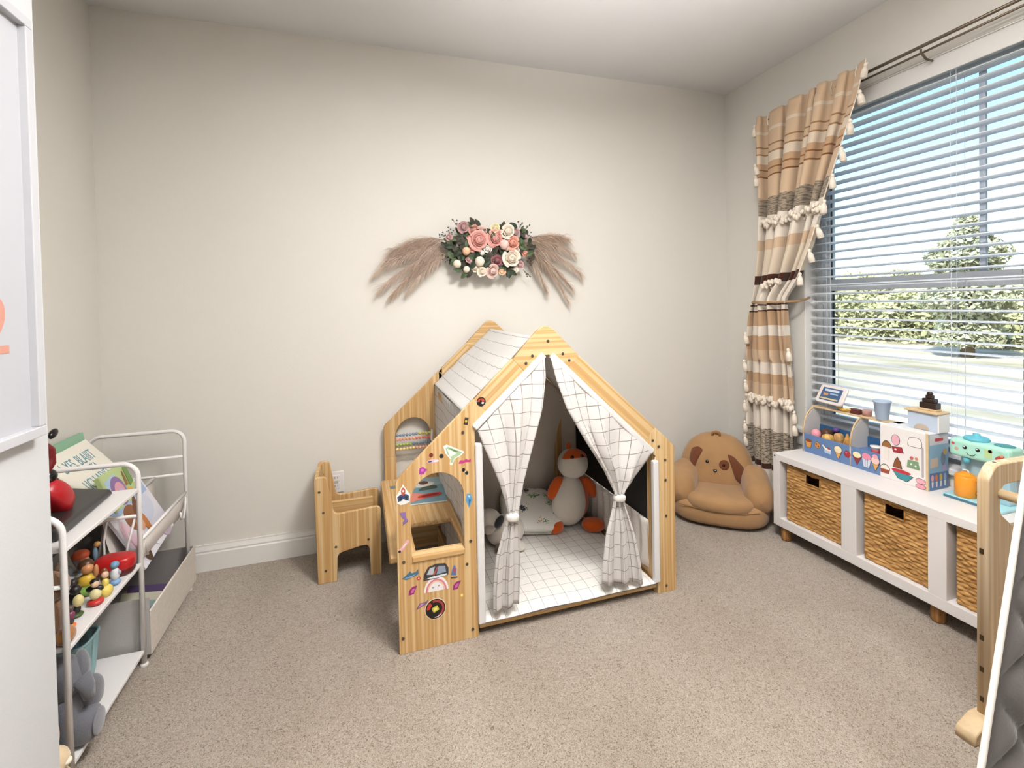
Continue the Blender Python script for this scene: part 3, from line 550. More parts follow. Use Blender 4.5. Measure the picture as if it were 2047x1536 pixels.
# picture book and small badge on the desk
db = thing('picture_book', 'blue picture book with a red canoe lying on the playhouse desk', 'book', (.32, 2.44, .361))
bm_ = Matrix.Translation((.308, 2.45, .361)) @ Matrix.Rotation(rad(-4), 4, 'Z')
MB().box(-.085, .088, -.165, .165, 0, .008).xf(bm_).build('cover', mat('cover_blue', '6f97a3', .4), db, bevel=.001)
def flat(name, pts, c, z, par, M4): 
    me = board([pts], .0006, .0001, 'XY', z); me.transform(M4); return put(name, me, mat('print_' + c, c, .45), par)
for nm, pts, c, z in (('sky_print', [(-.08, .02), (.083, .05), (.083, .16), (-.08, .16)], '9db7bd', .0083), ('rock_print', rpoly([(-.06, .04, .02), (.02, .02, .02), (.05, .09, .02), (-.02, .12, .03)]), 'e3ded6', .0087), ('hill_print', rpoly([(-.05, -.02, .02), (.06, 0, .02), (.05, .05, .02), (-.02, .03, .02)]), '4a5a4e', .0089), ('tree_print', E1(.05, .05, -.01, .09), '6d4236', .0091),
                      ('beach_print', [(-.082, -.15), (-.02, -.12), (-.01, -.06), (-.082, -.03)], 'd98474', .0087), ('canoe_print', rotp(E1(.125, .05), rad(12)), 'c2352f', .0093), ('canoe_inner', rotp(E1(.09, .026), rad(12)), '7a1f1d', .0095)):
    if 'canoe' in nm: pts = [(x + .012, y - .085) for x, y in pts]
    flat(nm, pts, c, z, db, bm_)
MB().box(-.085, .088, -.1655, -.16, .001, .007).xf(bm_).build('pages', WHITE, db)
sticker(.131, 2.60, [('6b7a80', E1(.03, .03))], desk) if False else None
ow = board([rpoly([(-.015, -.02, .005), (.015, -.02, .005), (.018, .02, .004), (-.018, .02, .004)])], .001, .0002, 'XY', .3605); ow.transform(Matrix.Translation((.150, 2.56, 0))); put('sticker', ow, mat('print_6f7c80', '6f7c80', .5), desk)
# ================================================================= flower swag on the back wall
sw = thing('flower_swag', 'pink and cream rose swag with beige pampas plumes hung on the wall', 'wall swag', (.745, D - .03, 1.62))
random.seed(11)
def WP(cx, cy, y=-.07): return Vector((.745 + (cx / 4.45 + 740 - 985) * .00296, D + y, 1.621 - (cy / 4.45 + 430 - 500) * .00296))
def plume(a, tip, sag, n=520):
    b = MB(); a, tip = Vector(a), Vector(tip); mid = (a + tip) / 2 + Vector((0, -.01, sag)); ax = (tip - a); dn = Vector((0, 0, -1)); out = ax.normalized()
    cv = lambda t: a * (1 - t) ** 2 + mid * 2 * t * (1 - t) + tip * t * t
    b.tube([cv(k / 8) for k in range(9)], .0022, 5, radii=[.003 - .002 * k / 8 for k in range(9)])
    for i in range(n):
        t = random.uniform(.02, 1.0) ** .9; p = cv(t); ln = random.uniform(.06, .15) * (1 - .40 * t) * (0.6 + .4 * min(1, t * 3)); th_ = random.uniform(0, 2 * pi)
        sd = Vector((0, cos(th_), sin(th_))) * .5
        dr = (out * .9 + sd * random.uniform(.2, 1.7) + dn * random.uniform(.0, .9)).normalized(); q = p + dr * ln * .55; e = q + (dr + dn * .75).normalized() * ln * .5
        w_ = dr.cross(Vector((random.random() - .5, random.random() - .5, random.random() - .5))).normalized() * random.uniform(.0005, .0011)
        for v in (p, q, e):
            if v.y > D - .004: v.y = D - .004
        b.add([p - w_, p + w_, q + w_ * .9, q - w_ * .9, e], [(0, 1, 2, 3), (3, 2, 4)])
    return b
PMP = [translucent(q_, .3, 'dcc6b4') for q_ in (mat('pampas_a', 'dcc6b4', .95, noise=(30, .15)), mat('pampas_b', 'cdb5a2', .95, noise=(30, .15)), mat('pampas_c', 'e3d0c0', .95, noise=(30, .15)))]
LP = [((680, 230), (330, 290), .05), ((690, 260), (240, 330), .05), ((690, 290), (120, 500), .07), ((690, 310), (150, 640), .07), ((700, 330), (230, 700), .07), ((700, 340), (380, 640), .05), ((690, 290), (190, 420), .06)]
RP = [((1400, 210), (1820, 200), .05), ((1400, 230), (1880, 330), .06), ((1410, 250), (1950, 520), .07), ((1410, 290), (1850, 640), .06), ((1410, 330), (1600, 650), .04), ((1400, 260), (1820, 770), .10), ((1400, 240), (1700, 190), .02)]
for k, (p, q, s) in enumerate(LP + RP): plume(WP(*p, -.05), WP(*q, -.045), s).build('pampas_plume', PMP[k % 3], sw)
def rose(r, open_=.6, n=14, seed=0):
    """layered cupped petals, faces -Y"""
    rnd = random.Random(seed); b = MB()
    b.blob((0, -r * .34, 0), (r * .50, r * .36, r * .50), nu=12, nv=8)
    for k in range(n):
        t = k / (n - 1); rad_ = r * (.30 + .62 * t); a0 = k * 2.4; wd_ = 1.0 + .3 * rnd.random(); hh = r * (1.02 - .50 * t); ti = rnd.uniform(-.08, .08)
        def fn(u, v, a0=a0, rad_=rad_, wd_=wd_, hh=hh, t=t, ti=ti):
            a = a0 + (u - .5) * wd_ * 2 * (.55 + .45 * sin(pi * min(1, v * .6 + .2)))
            rr = rad_ * (.45 + .75 * sin(pi * v * .55)) * (1 - (1 - t) * .62 * v * v) * (1 + .22 * t * v ** 3)
            z = hh * (sin(pi * v * .5)) * (1 - .16 * (2 * u - 1) ** 2) + ti * r * v - hh * .30 * t * max(0, v - .65) * 2
            return (rr * cos(a), -z * .85, rr * sin(a))
        b.grid(fn, 6, 6)
    return b
def ball(r, seed=0): return MB().blob((0, -r * .5, 0), (r, r * .9, r * 1.05), nu=16, nv=10)
FC = {'pink': 'e2a298', 'coral': 'e59f8b', 'pale': 'ecc9bd', 'cream': 'f0e0cc', 'peach': 'f0bf9c', 'mauve': '9a5f62', 'white': 'efe6dc', 'yellow': 'e6dcae', 'dusty': 'c39a98'}
FL = [(960, 235, 66, 'pink'), (1110, 210, 62, 'pink'), (1268, 252, 50, 'coral'), (830, 125, 40, 'dusty'), (925, 142, 36, 'pink'), (890, 215, 26, 'pink'), (990, 158, 42, 'pale'), (1225, 150, 48, 'cream'), (1255, 385, 62, 'cream'), (905, 300, 30, 'coral'),
      (1080, 490, 48, 'pale'), (985, 505, 34, 'cream'), (1130, 405, 40, 'mauve'), (1035, 305, 30, 'white'), (1375, 342, 24, 'coral'), (1335, 440, 26, 'dusty'), (1300, 155, 32, 'dusty'), (1115, 125, 32, 'yellow'), (1165, 505, 26, 'peach'), (930, 470, 30, 'cream'), (1290, 320, 34, 'pale'), (870, 400, 24, 'dusty'), (1320, 280, 24, 'mauve'), (1070, 275, 24, 'coral'), (1290, 490, 22, 'cream'), (700, 215, 24, 'dusty')]
BLS = [(850, 328, 34, 'peach'), (965, 415, 42, 'cream'), (1185, 268, 42, 'pale'), (770, 437, 34, 'cream'), (850, 482, 28, 'cream'), (1215, 300, 22, 'pale'), (1390, 190, 18, 'dusty'), (990, 340, 22, 'white')]
for k, (x, y, r, c) in enumerate(FL):
    p = WP(x, y, -.075 - .02 * random.random()); rr = r / 4.45 * .00296 * 1.12
    rose(rr, random.uniform(.4, .9), 13 if r > 30 else 9, k).build('rose' if r > 30 else 'blossom', mat('petal_' + c, FC[c], .8, noise=(45, .12)), sw, smooth=True, loc=p, rot=(random.uniform(-.3, .3), random.uniform(-.4, .4), random.uniform(-.25, .25)))
for x, y, r, c in BLS: ball(r / 4.45 * .00296).build('bud', mat('petal_' + c, FC[c], .8, noise=(45, .12)), sw, smooth=True, loc=WP(x, y, -.085))
LG = [mat('leaf_dark', '2c3a26', .6, noise=(40, .3)), mat('leaf_mid', '50613f', .6, noise=(40, .3)), mat('leaf_brown', '3f3a2e', .7)]
lfm = MB().grid(lambda u, v: ((u - .5) * .030 * sin(pi * (v * .92 + .06)) ** .8, -.006 * sin(pi * v) + abs(u - .5) * -.008, v * .055), 4, 6).mesh('leaf')
lvs = []
for k in range(120):
    a = random.uniform(0, 2 * pi); q = sqrt(random.random()); x, y = 1060 + 340 * q * cos(a), 300 + 185 * q * sin(a); lvs.append((WP(x, y, random.uniform(-.085, -.05)), (random.uniform(-.3, .3), random.uniform(-pi, pi), random.uniform(-.5, .5))))
for x, y in ((750, 280), (800, 200), (735, 250), (1350, 200), (1400, 250), (812, 470), (880, 480), (1230, 480), (1250, 470), (1040, 155), (1170, 125), (905, 105), (1100, 335), (1150, 320), (1440, 330), (1380, 160), (720, 330), (760, 370), (1330, 130), (1000, 330), (1060, 390)):
    for j in range(3): lvs.append((WP(x + random.uniform(-25, 25), y + random.uniform(-20, 20), -.085), (random.uniform(-.4, .4), random.uniform(-pi, pi), random.uniform(-.4, .4))))
lms = []
for g in range(3): lm_ = lfm.copy(); lm_.materials.append(LG[g]); lms.append(lm_)
for k, (p, r) in enumerate(lvs): put('leaf', lms[k % 3], None, sw, loc=p, rot=r)
for x, y, a in ((690, 195, 150), (740, 190, 120), (790, 120, 110), (1345, 110, 80), (1385, 140, 60), (1410, 190, 40), (1370, 480, -60), (1450, 300, 10), (720, 380, 200), (1400, 400, -20)):
    b = MB(); p = WP(x, y, -.07)
    for j in range(7):
        e = p + Vector((cos(rad(a + random.uniform(-50, 50))), random.uniform(-.3, .2), sin(rad(a + random.uniform(-50, 50))))) * random.uniform(.015, .045); b.tube([p, e], .0008, 4); b.blob(e, (.0042, .0042, .0042), nu=8, nv=5)
    b.build('berry_sprig', mat('sprig', '5b5750', .8, noise=(200, .5)), sw)
# ================================================================= dog armchair
dgo = (2.055, 2.385); dc = thing('dog_armchair', 'small tan plush armchair shaped like a dog in the room corner', 'armchair', (dgo[0], dgo[1], 0), rad(-40.9))
TAN = mat('tan_velour', 'a8825a', .9, spec=.15, sheen=.3, noise=(9, .08), bump=(260, .12)); DBR = mat('ear_brown', '6a3819', .9, sheen=.3, bump=(260, .12))
DL = dict(local=True, smooth=True)
MB().blob((.015, .0, .075), (.268, .235, .078), .55, .62, nu=44, nv=16).build('base', TAN, dc, **DL)
MB().blob((.015, -.045, .135), (.19, .205, .052), .6, .6, nu=36, nv=14).build('seat_cushion', TAN, dc, **DL)
def bk(p): return (p.x * (1 - .10 * max(0, p.z) / .19 - .0 * p.z), p.y + .04 * p.z / .19, p.z)
bkc, bkr = Vector((.0, .115, .255)), Vector((.215, .105, .205))
MB().blob(bkc, bkr, .85, .85, nu=44, nv=22, fn=bk).build('backrest', TAN, dc, **DL)
for s in (-1, 1):
    def arm(u, v, s=s):
        t = v; y = lerp(.15, -.185, t); cz = lerp(.235, .165, t); cx = .015 + s * lerp(.185, .215, t); e = min(1, sqrt(max(0, 1 - max(0, (t - .78) / .22) ** 2)) + .02); e *= min(1, .5 + t * 2)
        a = 2 * pi * u; return (cx + .078 * e * math.copysign(abs(cos(a)) ** .8, cos(a)), y, cz + .085 * e * math.copysign(abs(sin(a)) ** .8, sin(a)))
    MB().grid(arm, 28, 26).build('armrest', TAN, dc, **DL)
def face(x, z):  # y on the backrest front surface
    q = max(0, 1 - (abs((x - bkc.x)) / bkr.x) ** 2.2 - (abs(z - bkc.z) / bkr.z) ** 2.2); return bkc.y + .04 * (z - bkc.z) / .19 - bkr.y * q ** .46
def facepatch(name, pts, m, h, par=dc):
    """soft raised pad following the face"""
    cx = sum(p[0] for p in pts) / len(pts); cz = sum(p[1] for p in pts) / len(pts); b = MB(); n = len(pts); vs = []; fs = []
    for k, f in enumerate((1.0, .9, .6, .0001)):
        for x, z in pts:
            X_, Z_ = cx + (x - cx) * f, cz + (z - cz) * f; vs.append((X_, face(X_, Z_) - h * sin(min(1, (1 - f) * 2.2) * pi / 2) + (.004 if k == 0 else 0), Z_))
    for k in range(3): fs += [(k * n + i, k * n + (i + 1) % n, (k + 1) * n + (i + 1) % n, (k + 1) * n + i) for i in range(n)]
    return b.add(vs, fs).build(name, m, par, **DL)
facepatch('ear', rpoly([(-.072, .375, .01), (-.10, .392, .03), (-.145, .375, .04), (-.160, .31, .04), (-.148, .245, .02), (-.126, .252, .03), (-.105, .31, .05)]), DBR, .016)
facepatch('ear', rpoly([(.058, .368, .008), (.10, .350, .06), (.155, .29, .05), (.168, .205, .03), (.138, .182, .03), (.105, .215, .04), (.082, .29, .05)]), DBR, .018)
facepatch('eye_patch', [(.045 + .032 * cos(2 * pi * k / 22), .297 + .032 * sin(2 * pi * k / 22)) for k in range(22)], DBR, .005)
facepatch('eye', [(-.052 + .0115 * cos(2 * pi * k / 14), .308 + .0115 * sin(2 * pi * k / 14)) for k in range(14)], BKG, .004)
facepatch('eye', [(.042 + .009 * cos(2 * pi * k / 14), .297 + .009 * sin(2 * pi * k / 14)) for k in range(14)], BKG, .010)
facepatch('nose', rpoly([(-.020, .268, .006), (.006, .268, .006), (.004, .256, .006), (-.007, .246, .004), (-.018, .256, .006)]), BKG, .007)
MB().tube([(-.022, .12, .445), (-.018, .118, .468), (0, .117, .474), (.018, .118, .468), (.022, .12, .445)], .009, 8).build('handle', mat('handle_tan', '9c6c3c', .8), dc, **DL)
MB().tube([(-.20, -.212, .118), (-.1, -.232, .112), (.02, -.236, .110), (.14, -.232, .112), (.22, -.20, .118)], .0022, 6).build('seam', mat('seam_tan', '9a7048', .9), dc, **DL)
# ================================================================= window curtain and rod
rt = thing('curtain_rod', 'thin dark bronze double curtain rod mounted above the window', 'curtain rod', (R - .09, 1.6, 2.41))
BRZ = mat('bronze', '6e6254', .35, .8)
MB().tube([(R - .075, 2.36, 2.395), (R - .075, .75, 2.425)], .0075, 10).build('rod', BRZ, rt, smooth=True)
MB().tube([(R - .055, 2.34, 2.375), (R - .055, .75, 2.405)], .005, 10).build('rod', BRZ, rt, smooth=True)
for y in (2.345, 1.475): MB().tube([(R, y, 2.36), (R - .04, y, 2.362), (R - .075, y, 2.388), (R - .075, y, 2.40)], .005, 8).build('bracket', BRZ, rt, smooth=True)
MB().blob((R - .075, 2.372, 2.395), (.012, .016, .012)).build('finial', mat('finial_dark', '2a231d', .4, .5), rt, smooth=True)
wc = thing('window_curtain', 'striped beige boho curtain panel with tassels tied back at the window', 'curtain', (R - .1, 2.28, .15))
CT = [(0, 2.335, 1.665), (.07, 2.333, 1.70), (.26, 2.315, 1.86), (.38, 2.33, 1.955), (.46, 2.355, 2.04), (.51, 2.385, 2.125), (.56, 2.41, 2.13), (.64, 2.43, 2.115), (.76, 2.455, 2.10), (.88, 2.455, 2.105), (1, 2.45, 2.11)]
CTOP, CBOT = 2.418, .22
def cw(v):
    for a, c in zip(CT, CT[1:]):
        if v <= c[0] + 1e-9: t = (v - a[0]) / (c[0] - a[0]); return lerp(a[1], c[1], t), lerp(a[2], c[2], t)
    return CT[-1][1:]
def cpt(u, v, off=0.):
    yl, yr = cw(v); w_ = yl - yr; am = .028 + .012 * min(1, v * 3) * (1 - .5 * math.exp(-((v - .51) / .05) ** 2))
    if v > .68: am *= .72
    sh = .016 * min(1, max(0, (v - .6) / .15))
    ph = (u + .045 * sin(u * 9 + 1) + .02 * sin(u * 23)) * 6.4 * 2 * pi + .7 * sin(v * 3)
    y = lerp(yl, yr, u) + .010 * sin(2 * ph) * (w_ / .6); z = lerp(CTOP, CBOT, v) + .035 * (1 - v) * u
    sag = -.03 * sin(pi * u) * max(0, sin(pi * min(1, v / .5))) * (1 - u) * 1.0
    x = R - .105 + sh - am * (sin(ph) + .35 * sin(ph * .5 + 1)) * (1 if v > .02 else .8) - .03 * math.exp(-((v - .51) / .04) ** 2) * sin(pi * u) - off
    return Vector((min(x, R - .052), y, z + sag * .5))
m, nt, b = newmat('curtain_weave', .92, spec=.1, sheen=.25); K = nt.links.new; tc = N(nt, 'ShaderNodeTexCoord'); sx = N(nt, 'ShaderNodeSeparateXYZ'); K(tc.outputs['UV'], sx.inputs[0])
BE, TA, CR, DB, LT = 'd9c8b2', 'bf9d7b', 'e3d7c8', '4a2a1c', 'cdb193'
stops = [(0, 'cfb293'), (.045, BE), (.052, LT), (.088, '9c7452'), (.091, LT), (.108, '9c7452'), (.111, BE), (.135, TA), (.150, '8a5c38'), (.154, TA), (.170, '7c5030'), (.175, LT), (.232, 'a3917c'), (.278, CR), (.345, LT), (.372, BE), (.443, DB), (.468, CR), (.525, DB), (.531, CR), (.540, DB), (.546, TA), (.585, CR), (.612, TA)]
stops2 = [(0, TA), (.650, LT), (.685, CR), (.718, TA), (.745, LT), (.800, CR), (.848, '6f5644'), (.851, CR), (.872, 'b5a590'), (.965, DB), (.982, CR)]
nz = N(nt, 'ShaderNodeTexNoise', i_Scale=9.); K(tc.outputs['UV'], nz.inputs[0]); ma = N(nt, 'ShaderNodeMath', operation='MULTIPLY_ADD'); ma.inputs[1].default_value = .008; K(nz.outputs[0], ma.inputs[0]); K(sx.outputs[1], ma.inputs[2])
ra, rb = ramp(nt, stops, 'CONSTANT'), ramp(nt, stops2, 'CONSTANT'); gt_ = N(nt, 'ShaderNodeMath', operation='GREATER_THAN'); gt_.inputs[1].default_value = .64
mx = N(nt, 'ShaderNodeMixRGB')
for q in (ra, rb, gt_): K(ma.outputs[0], q.inputs[0])
K(gt_.outputs[0], mx.inputs[0]); K(ra.outputs[0], mx.inputs[1]); K(rb.outputs[0], mx.inputs[2])
# sketchy dark dashes in two bands
n2 = N(nt, 'ShaderNodeTexNoise', i_Scale=1., i_Detail=3.); mp = N(nt, 'ShaderNodeMapping'); mp.inputs['Scale'].default_value = (30, 330, 1); K(tc.outputs['UV'], mp.inputs[0]); K(mp.outputs[0], n2.inputs[0])
th1 = N(nt, 'ShaderNodeMath', operation='GREATER_THAN'); th1.inputs[1].default_value = .52; K(n2.outputs[0], th1.inputs[0])
def band(a, c):
    g = N(nt, 'ShaderNodeMath', operation='GREATER_THAN'); g.inputs[1].default_value = a; l = N(nt, 'ShaderNodeMath', operation='LESS_THAN'); l.inputs[1].default_value = c; p = N(nt, 'ShaderNodeMath', operation='MULTIPLY')
    K(ma.outputs[0], g.inputs[0]); K(ma.outputs[0], l.inputs[0]); K(g.outputs[0], p.inputs[0]); K(l.outputs[0], p.inputs[1]); return p
b1, b2 = band(.232, .281), band(.872, .965); ad = N(nt, 'ShaderNodeMath', operation='ADD'); K(b1.outputs[0], ad.inputs[0]); K(b2.outputs[0], ad.inputs[1]); mu = N(nt, 'ShaderNodeMath', operation='MULTIPLY'); K(ad.outputs[0], mu.inputs[0]); K(th1.outputs[0], mu.inputs[1])
m2 = N(nt, 'ShaderNodeMixRGB'); m2.inputs[2].default_value = lin('6f665c'); K(mu.outputs[0], m2.inputs[0]); K(mx.outputs[0], m2.inputs[1]); K(m2.outputs[0], b.inputs['Base Color'])
n3 = N(nt, 'ShaderNodeTexNoise', i_Scale=400.); K(tc.outputs['UV'], n3.inputs[0]); bp = N(nt, 'ShaderNodeBump', i_Strength=.2, i_Distance=.003); K(n3.outputs[0], bp.inputs['Height']); K(bp.outputs[0], b.inputs['Normal'])
CURT = m
MB().grid(lambda u, v: cpt(u, v * 1.07), 190, 118, lambda u, v: (u, v * 1.07)).build('panel', CURT, wc, smooth=True, solid=.002)
TS = mat('tassel_cream', 'e3d6c6', .95, noise=(60, .12))
# tassel mesh: knot + skirt
tm = MB().blob((0, 0, -.006), (.006, .006, .007), nu=8, nv=6); tm.lathe([(.004, -.010), (.009, -.022), (.010, -.045), (.007, -.047)], 9); tme = tm.mesh('tassel'); tme.polygons.foreach_set('use_smooth', [True] * len(tme.polygons))
fr_ = MB(); random.seed(3)
for k in range(5): a = 2 * pi * k / 5; fr_.blob((.008 * cos(a), .008 * sin(a), -.012 - .006 * (k % 2)), (.0085, .0085, .012), nu=7, nv=5)
fr_.xf(Matrix.Scale(1.35, 4)); fme = fr_.mesh('fringe_knot'); fme.polygons.foreach_set('use_smooth', [True] * len(fme.polygons))
first = None; spots = []
for v0, n, uu in ((.300, 34, (0, 1)), (.790, 34, (0, 1)), (.470, 9, (.30, .62))):
    for k in range(n):
        u = lerp(uu[0], uu[1], (k + .5) / n); p = cpt(u, v0 - .014 + .010 * (k % 2), .014); spots.append((p, (random.uniform(-.5, .5), random.uniform(-.5, .5), random.uniform(0, 3))))
f0 = put('fringe_knot', fme, TS, wc, loc=spots[0][0], rot=spots[0][1]); copies(f0, spots[1:], wc)
spots = []
for k in range(9):
    v = .0 + .055 * k + .01; p = cpt(1.0, v, .004); spots.append((p + Vector((0, -.010, 0)), (random.uniform(-.2, .2), random.uniform(-.2, .2), 0)))
for v in (.02, .13, .16, .60, .68, .74, .80, .86, .90): p = cpt(0, v, .002); spots.append((p + Vector((0, .012, 0)), (random.uniform(-.3, .0), 0, 0)))
for v in (.64, .80, .83, .92, .97): p = cpt(1, v, .002); spots.append((p + Vector((0, -.010, 0)), (random.uniform(-.2, .2), 0, 0)))
t0 = put('tassel', tme, TS, wc, loc=spots[0][0], rot=spots[0][1]); t0.scale = (1.6, 1.6, 1.6)
for c in copies(t0, spots[1:], wc): c.scale = (1.6, 1.6, 1.6)
MB().tube([cpt(1.0, v / 40 * .52, .003) + Vector((0, -.003, 0)) for v in range(41)], .003, 6).build('edge_cord', TS, wc, smooth=True)
for k in range(5):
    u = .1 + .2 * k; p = cpt(u, .0, .012); MB().tube([p + Vector((0, 0, -.01)), p + Vector((0, .006, -.04)), p + Vector((0, .002, -.075))], .0035, 6).build('hanging_loop', TS, wc, smooth=True)
tb = [(R - .052, 2.405, 1.292), (R - .10, 2.40, 1.29), (R - .175, 2.34, 1.287), (R - .19, 2.25, 1.286), (R - .17, 2.15, 1.288), (R - .10, 2.095, 1.29), (R - .04, 2.09, 1.30), (R - .002, 2.10, 1.31)]
MB().tube(tb, .007, 8).build('tieback', mat('tieback_tan', 'a58662', .8), wc, smooth=True)
# ================================================================= bench with baskets
BZ0, BZ1, BXF, BXB = .078, .467, 2.136, 2.458; BYL, BYR = 2.042, .955
bn = thing('storage_bench', 'low white three-cubby storage bench on wooden feet under the window', 'bench', (2.3, 1.5, 0))
LAM = mat('white_laminate', 'e3dedb', .35)
MB().box(BXF, BXB, BYR, BYL, BZ1 - .034, BZ1).build('top', LAM, bn, bevel=.002); MB().box(BXF, BXB, BYR, BYL, BZ0, BZ0 + .046).build('bottom', LAM, bn, bevel=.002)
MB().box(BXB - .006, BXB - .001, BYR + .01, BYL - .01, BZ0 + .04, BZ1 - .03).build('back_panel', LAM, bn)
for y0, y1 in ((BYL - .042, BYL), (1.585, 1.657), (1.233, 1.297), (BYR, BYR + .035)):
    MB().box(BXF + .0005, BXB - .007, y0, y1, BZ0 + .045, BZ1 - .033).build('side_panel' if y1 > 2 or y0 < 1 else 'divider', LAM, bn, bevel=.002)
OAK = wood('oak_foot', 'bd8b52', '97683a', 2)
for x, y in ((2.175, 1.995), (2.42, 1.995), (2.185, 1.29), (2.42, 1.29), (2.175, 1.0), (2.42, 1.0)): MB().lathe([(.018, 0), (.024, .006), (.024, BZ0)], 18, (x, y, 0)).build('foot', OAK, bn, smooth=True)
MB().lathe([(.0045, -.001), (.0045, .001)], 10).xf(Matrix.Translation((BXF - .001, BYL - .012, BZ1 - .012)) @ Matrix.Rotation(rad(90), 4, 'Y')).build('screw', mat('screw_dark', '4a4038', .5, .6), bn)
m, nt, b = newmat('seagrass', .8); K = nt.links.new; tc = N(nt, 'ShaderNodeTexCoord'); mp = N(nt, 'ShaderNodeMapping'); mp.inputs['Scale'].default_value = (14, 22, 150); K(tc.outputs['Object'], mp.inputs[0])
n1 = N(nt, 'ShaderNodeTexNoise', i_Scale=1., i_Detail=2.); K(mp.outputs[0], n1.inputs[0]); r1 = ramp(nt, [(.25, '8a5d2c'), (.5, 'b98a4f'), (.75, 'd3a76a')]); K(n1.outputs[0], r1.inputs[0]); K(r1.outputs[0], b.inputs['Base Color']); SEA = m
def basket(yc, w_, z0, z1, label):
    t = thing('wicker_basket', label, 'basket', (2.29, yc, z0), 0, 'wicker baskets in the bench')
    x0, x1, y0, y1 = BXF + .022, BXB - .015, yc - w_ / 2, yc + w_ / 2
    rng = random.Random(int(yc * 100)); rows = 21; per = 11
    def wv(s, q):  # weave relief, s along strand, q rows
        r = int(q); f = q - r; k = sin(pi * (s * per + (r % 2))); sd = (r * 7919) % 13 / 13
        return .0065 * sin(pi * f) ** .7 * (.55 + .45 * k) + .001 * sin(9 * s + sd * 6)
    hy0, hy1, hz0, hz1 = yc - .04, yc + .04, z1 - .062, z1 - .018
    b_ = MB(); nu, nv = 120, rows * 6
    o = len(b_.v); W1 = nu + 1
    for j in range(nv + 1):
        for i in range(nu + 1):
            s, q = i / nu, j / nv * rows; y = lerp(y1, y0, s); z = lerp(z0, z1, j / nv); e = min(1, min(s, 1 - s) * 30)
            b_.v.append((x0 + .004 - wv(s, min(q, rows - 1e-6)) + (1 - e) * .004 + .0035 * sin(s * 5 + z * 30) * e, y, z + .0015 * sin(s * 22 + int(q))))
    for j in range(nv):
        for i in range(nu):
            y = lerp(y1, y0, (i + .5) / nu); z = lerp(z0, z1, (j + .5) / nv)
            if hy0 < y < hy1 and hz0 < z < hz1: continue
            b_.f.append((j * W1 + i, j * W1 + i + 1, (j + 1) * W1 + i + 1, (j + 1) * W1 + i))
    b_.build('woven_front', SEA, t, smooth=True)
    MB().box(x0 + .0095, x0 + .014, y0 + .004, hy0, z0, z1 - .002).box(x0 + .0095, x0 + .014, hy1, y1 - .004, z0, z1 - .002).box(x0 + .0095, x0 + .014, hy0, hy1, z0, hz0).build('front_core', mat('core_brown', '5a3a1c', .9), t)
    for ys in (y0, y1 - .008): MB().box(x0 + .008, x1, ys, ys + .008, z0, z1 - .003).build('side_wall', SEA, t, bevel=.002)
    MB().box(x1 - .008, x1, y0 + .008, y1 - .008, z0, z1 - .003).build('rear_wall', SEA, t); MB().box(x0 + .014, x1 - .008, y0 + .008, y1 - .008, z0, z0 + .008).build('bottom', SEA, t)
    MB().tube([(x0 + .002, hy1, hz1), (x0 + .001, hy1, hz0), (x0 + .001, hy0, hz0), (x0 + .002, hy0, hz1)], .0035, 6).build('handle_rim', SEA, t, smooth=True)
basket((2.0 + 1.657) / 2 - .006, .315, BZ0 + .047, .420, 'woven wicker basket in the bench cubby nearest the dog armchair')
basket((1.585 + 1.297) / 2 - .005, .262, BZ0 + .047, .424, 'woven wicker basket in the middle cubby of the bench')
basket((1.233 + .99) / 2 - .006, .220, BZ0 + .047, .424, 'woven wicker basket in the bench cubby beside the wooden tower')
# ================================================================= toys on the bench
Z0 = BZ1
NAT = mat('birch_ply', 'd6b98f', .5, noise=(20, .08)); GRYW = mat('grey_paint', 'c9c3bf', .5); BLU = mat('toy_blue', '6583b0', .45); LBL = mat('toy_pale_blue', 'bcc9da', .45); TW = mat('toy_white', 'ece6e2', .4)
tk = thing('toy_ice_cream_counter', 'wooden toy ice cream counter with printed blue front on the bench', 'toy shop', (2.37, 1.7, Z0))
FX, BX_ = 2.312, 2.434
MB().box(FX, FX + .008, 1.598, 2.0, Z0, .566).build('front_board', BLU, tk, bevel=.001)
MB().box(FX + .008, BX_, 1.598, 2.0, .530, .538).build('tray_floor', mat('toy_navy', '39547e', .5), tk)
MB().box(BX_ - .008, BX_ - .001, 1.60, 2.0, Z0, .605).build('rear_board', mat('toy_deep_blue', '2f5f8c', .5), tk)
def endp(y, name):
    ol = rpoly([(FX - .001, Z0), (BX_, Z0), (BX_, .703), (FX + .075, .703, .02), (FX + .012, .64, .06), (FX - .001, .575, .03)]); me = board([ol], .008, .001, 'XZ', y); return put(name, me, GRYW, tk)
endp(2.006, 'end_panel'); endp(1.742, 'arched_divider')
def rimtube(y): MB().tube([(FX - .001, y, .565), (FX + .010, y, .632), (FX + .030, y, .672), (FX + .055, y, .694), (FX + .085, y, .704)], .0045, 6).build('birch_edge', NAT, tk, smooth=True)
rimtube(2.006); rimtube(1.742)
MB().box(FX + .070, BX_, 1.56, 2.012, .703, .712).build('top_shelf', NAT, tk, bevel=.002)
MB().box(FX + .008, BX_ - .01, 1.598, 1.738, .545, .553).build('inner_shelf', BLU, tk, bevel=.001)
wb = MB().box(FX - .004, BX_, 1.400, 1.596, Z0, .712).build('white_cabinet', TW, tk, bevel=.002)
MB().box(FX - .006, FX - .002, 1.396, 1.406, Z0, .714).build('birch_corner', NAT, tk, bevel=.001)
MB().box(FX + .002, BX_, 1.3965, 1.3995, Z0 + .002, .708).build('side_print_board', mat('print_sky', '8fb2c8', .45), tk)
ub = MB().box(FX + .055, BX_ + .0, 1.395, 1.515, .712, .790).build('upper_box', LBL, tk, bevel=.002)
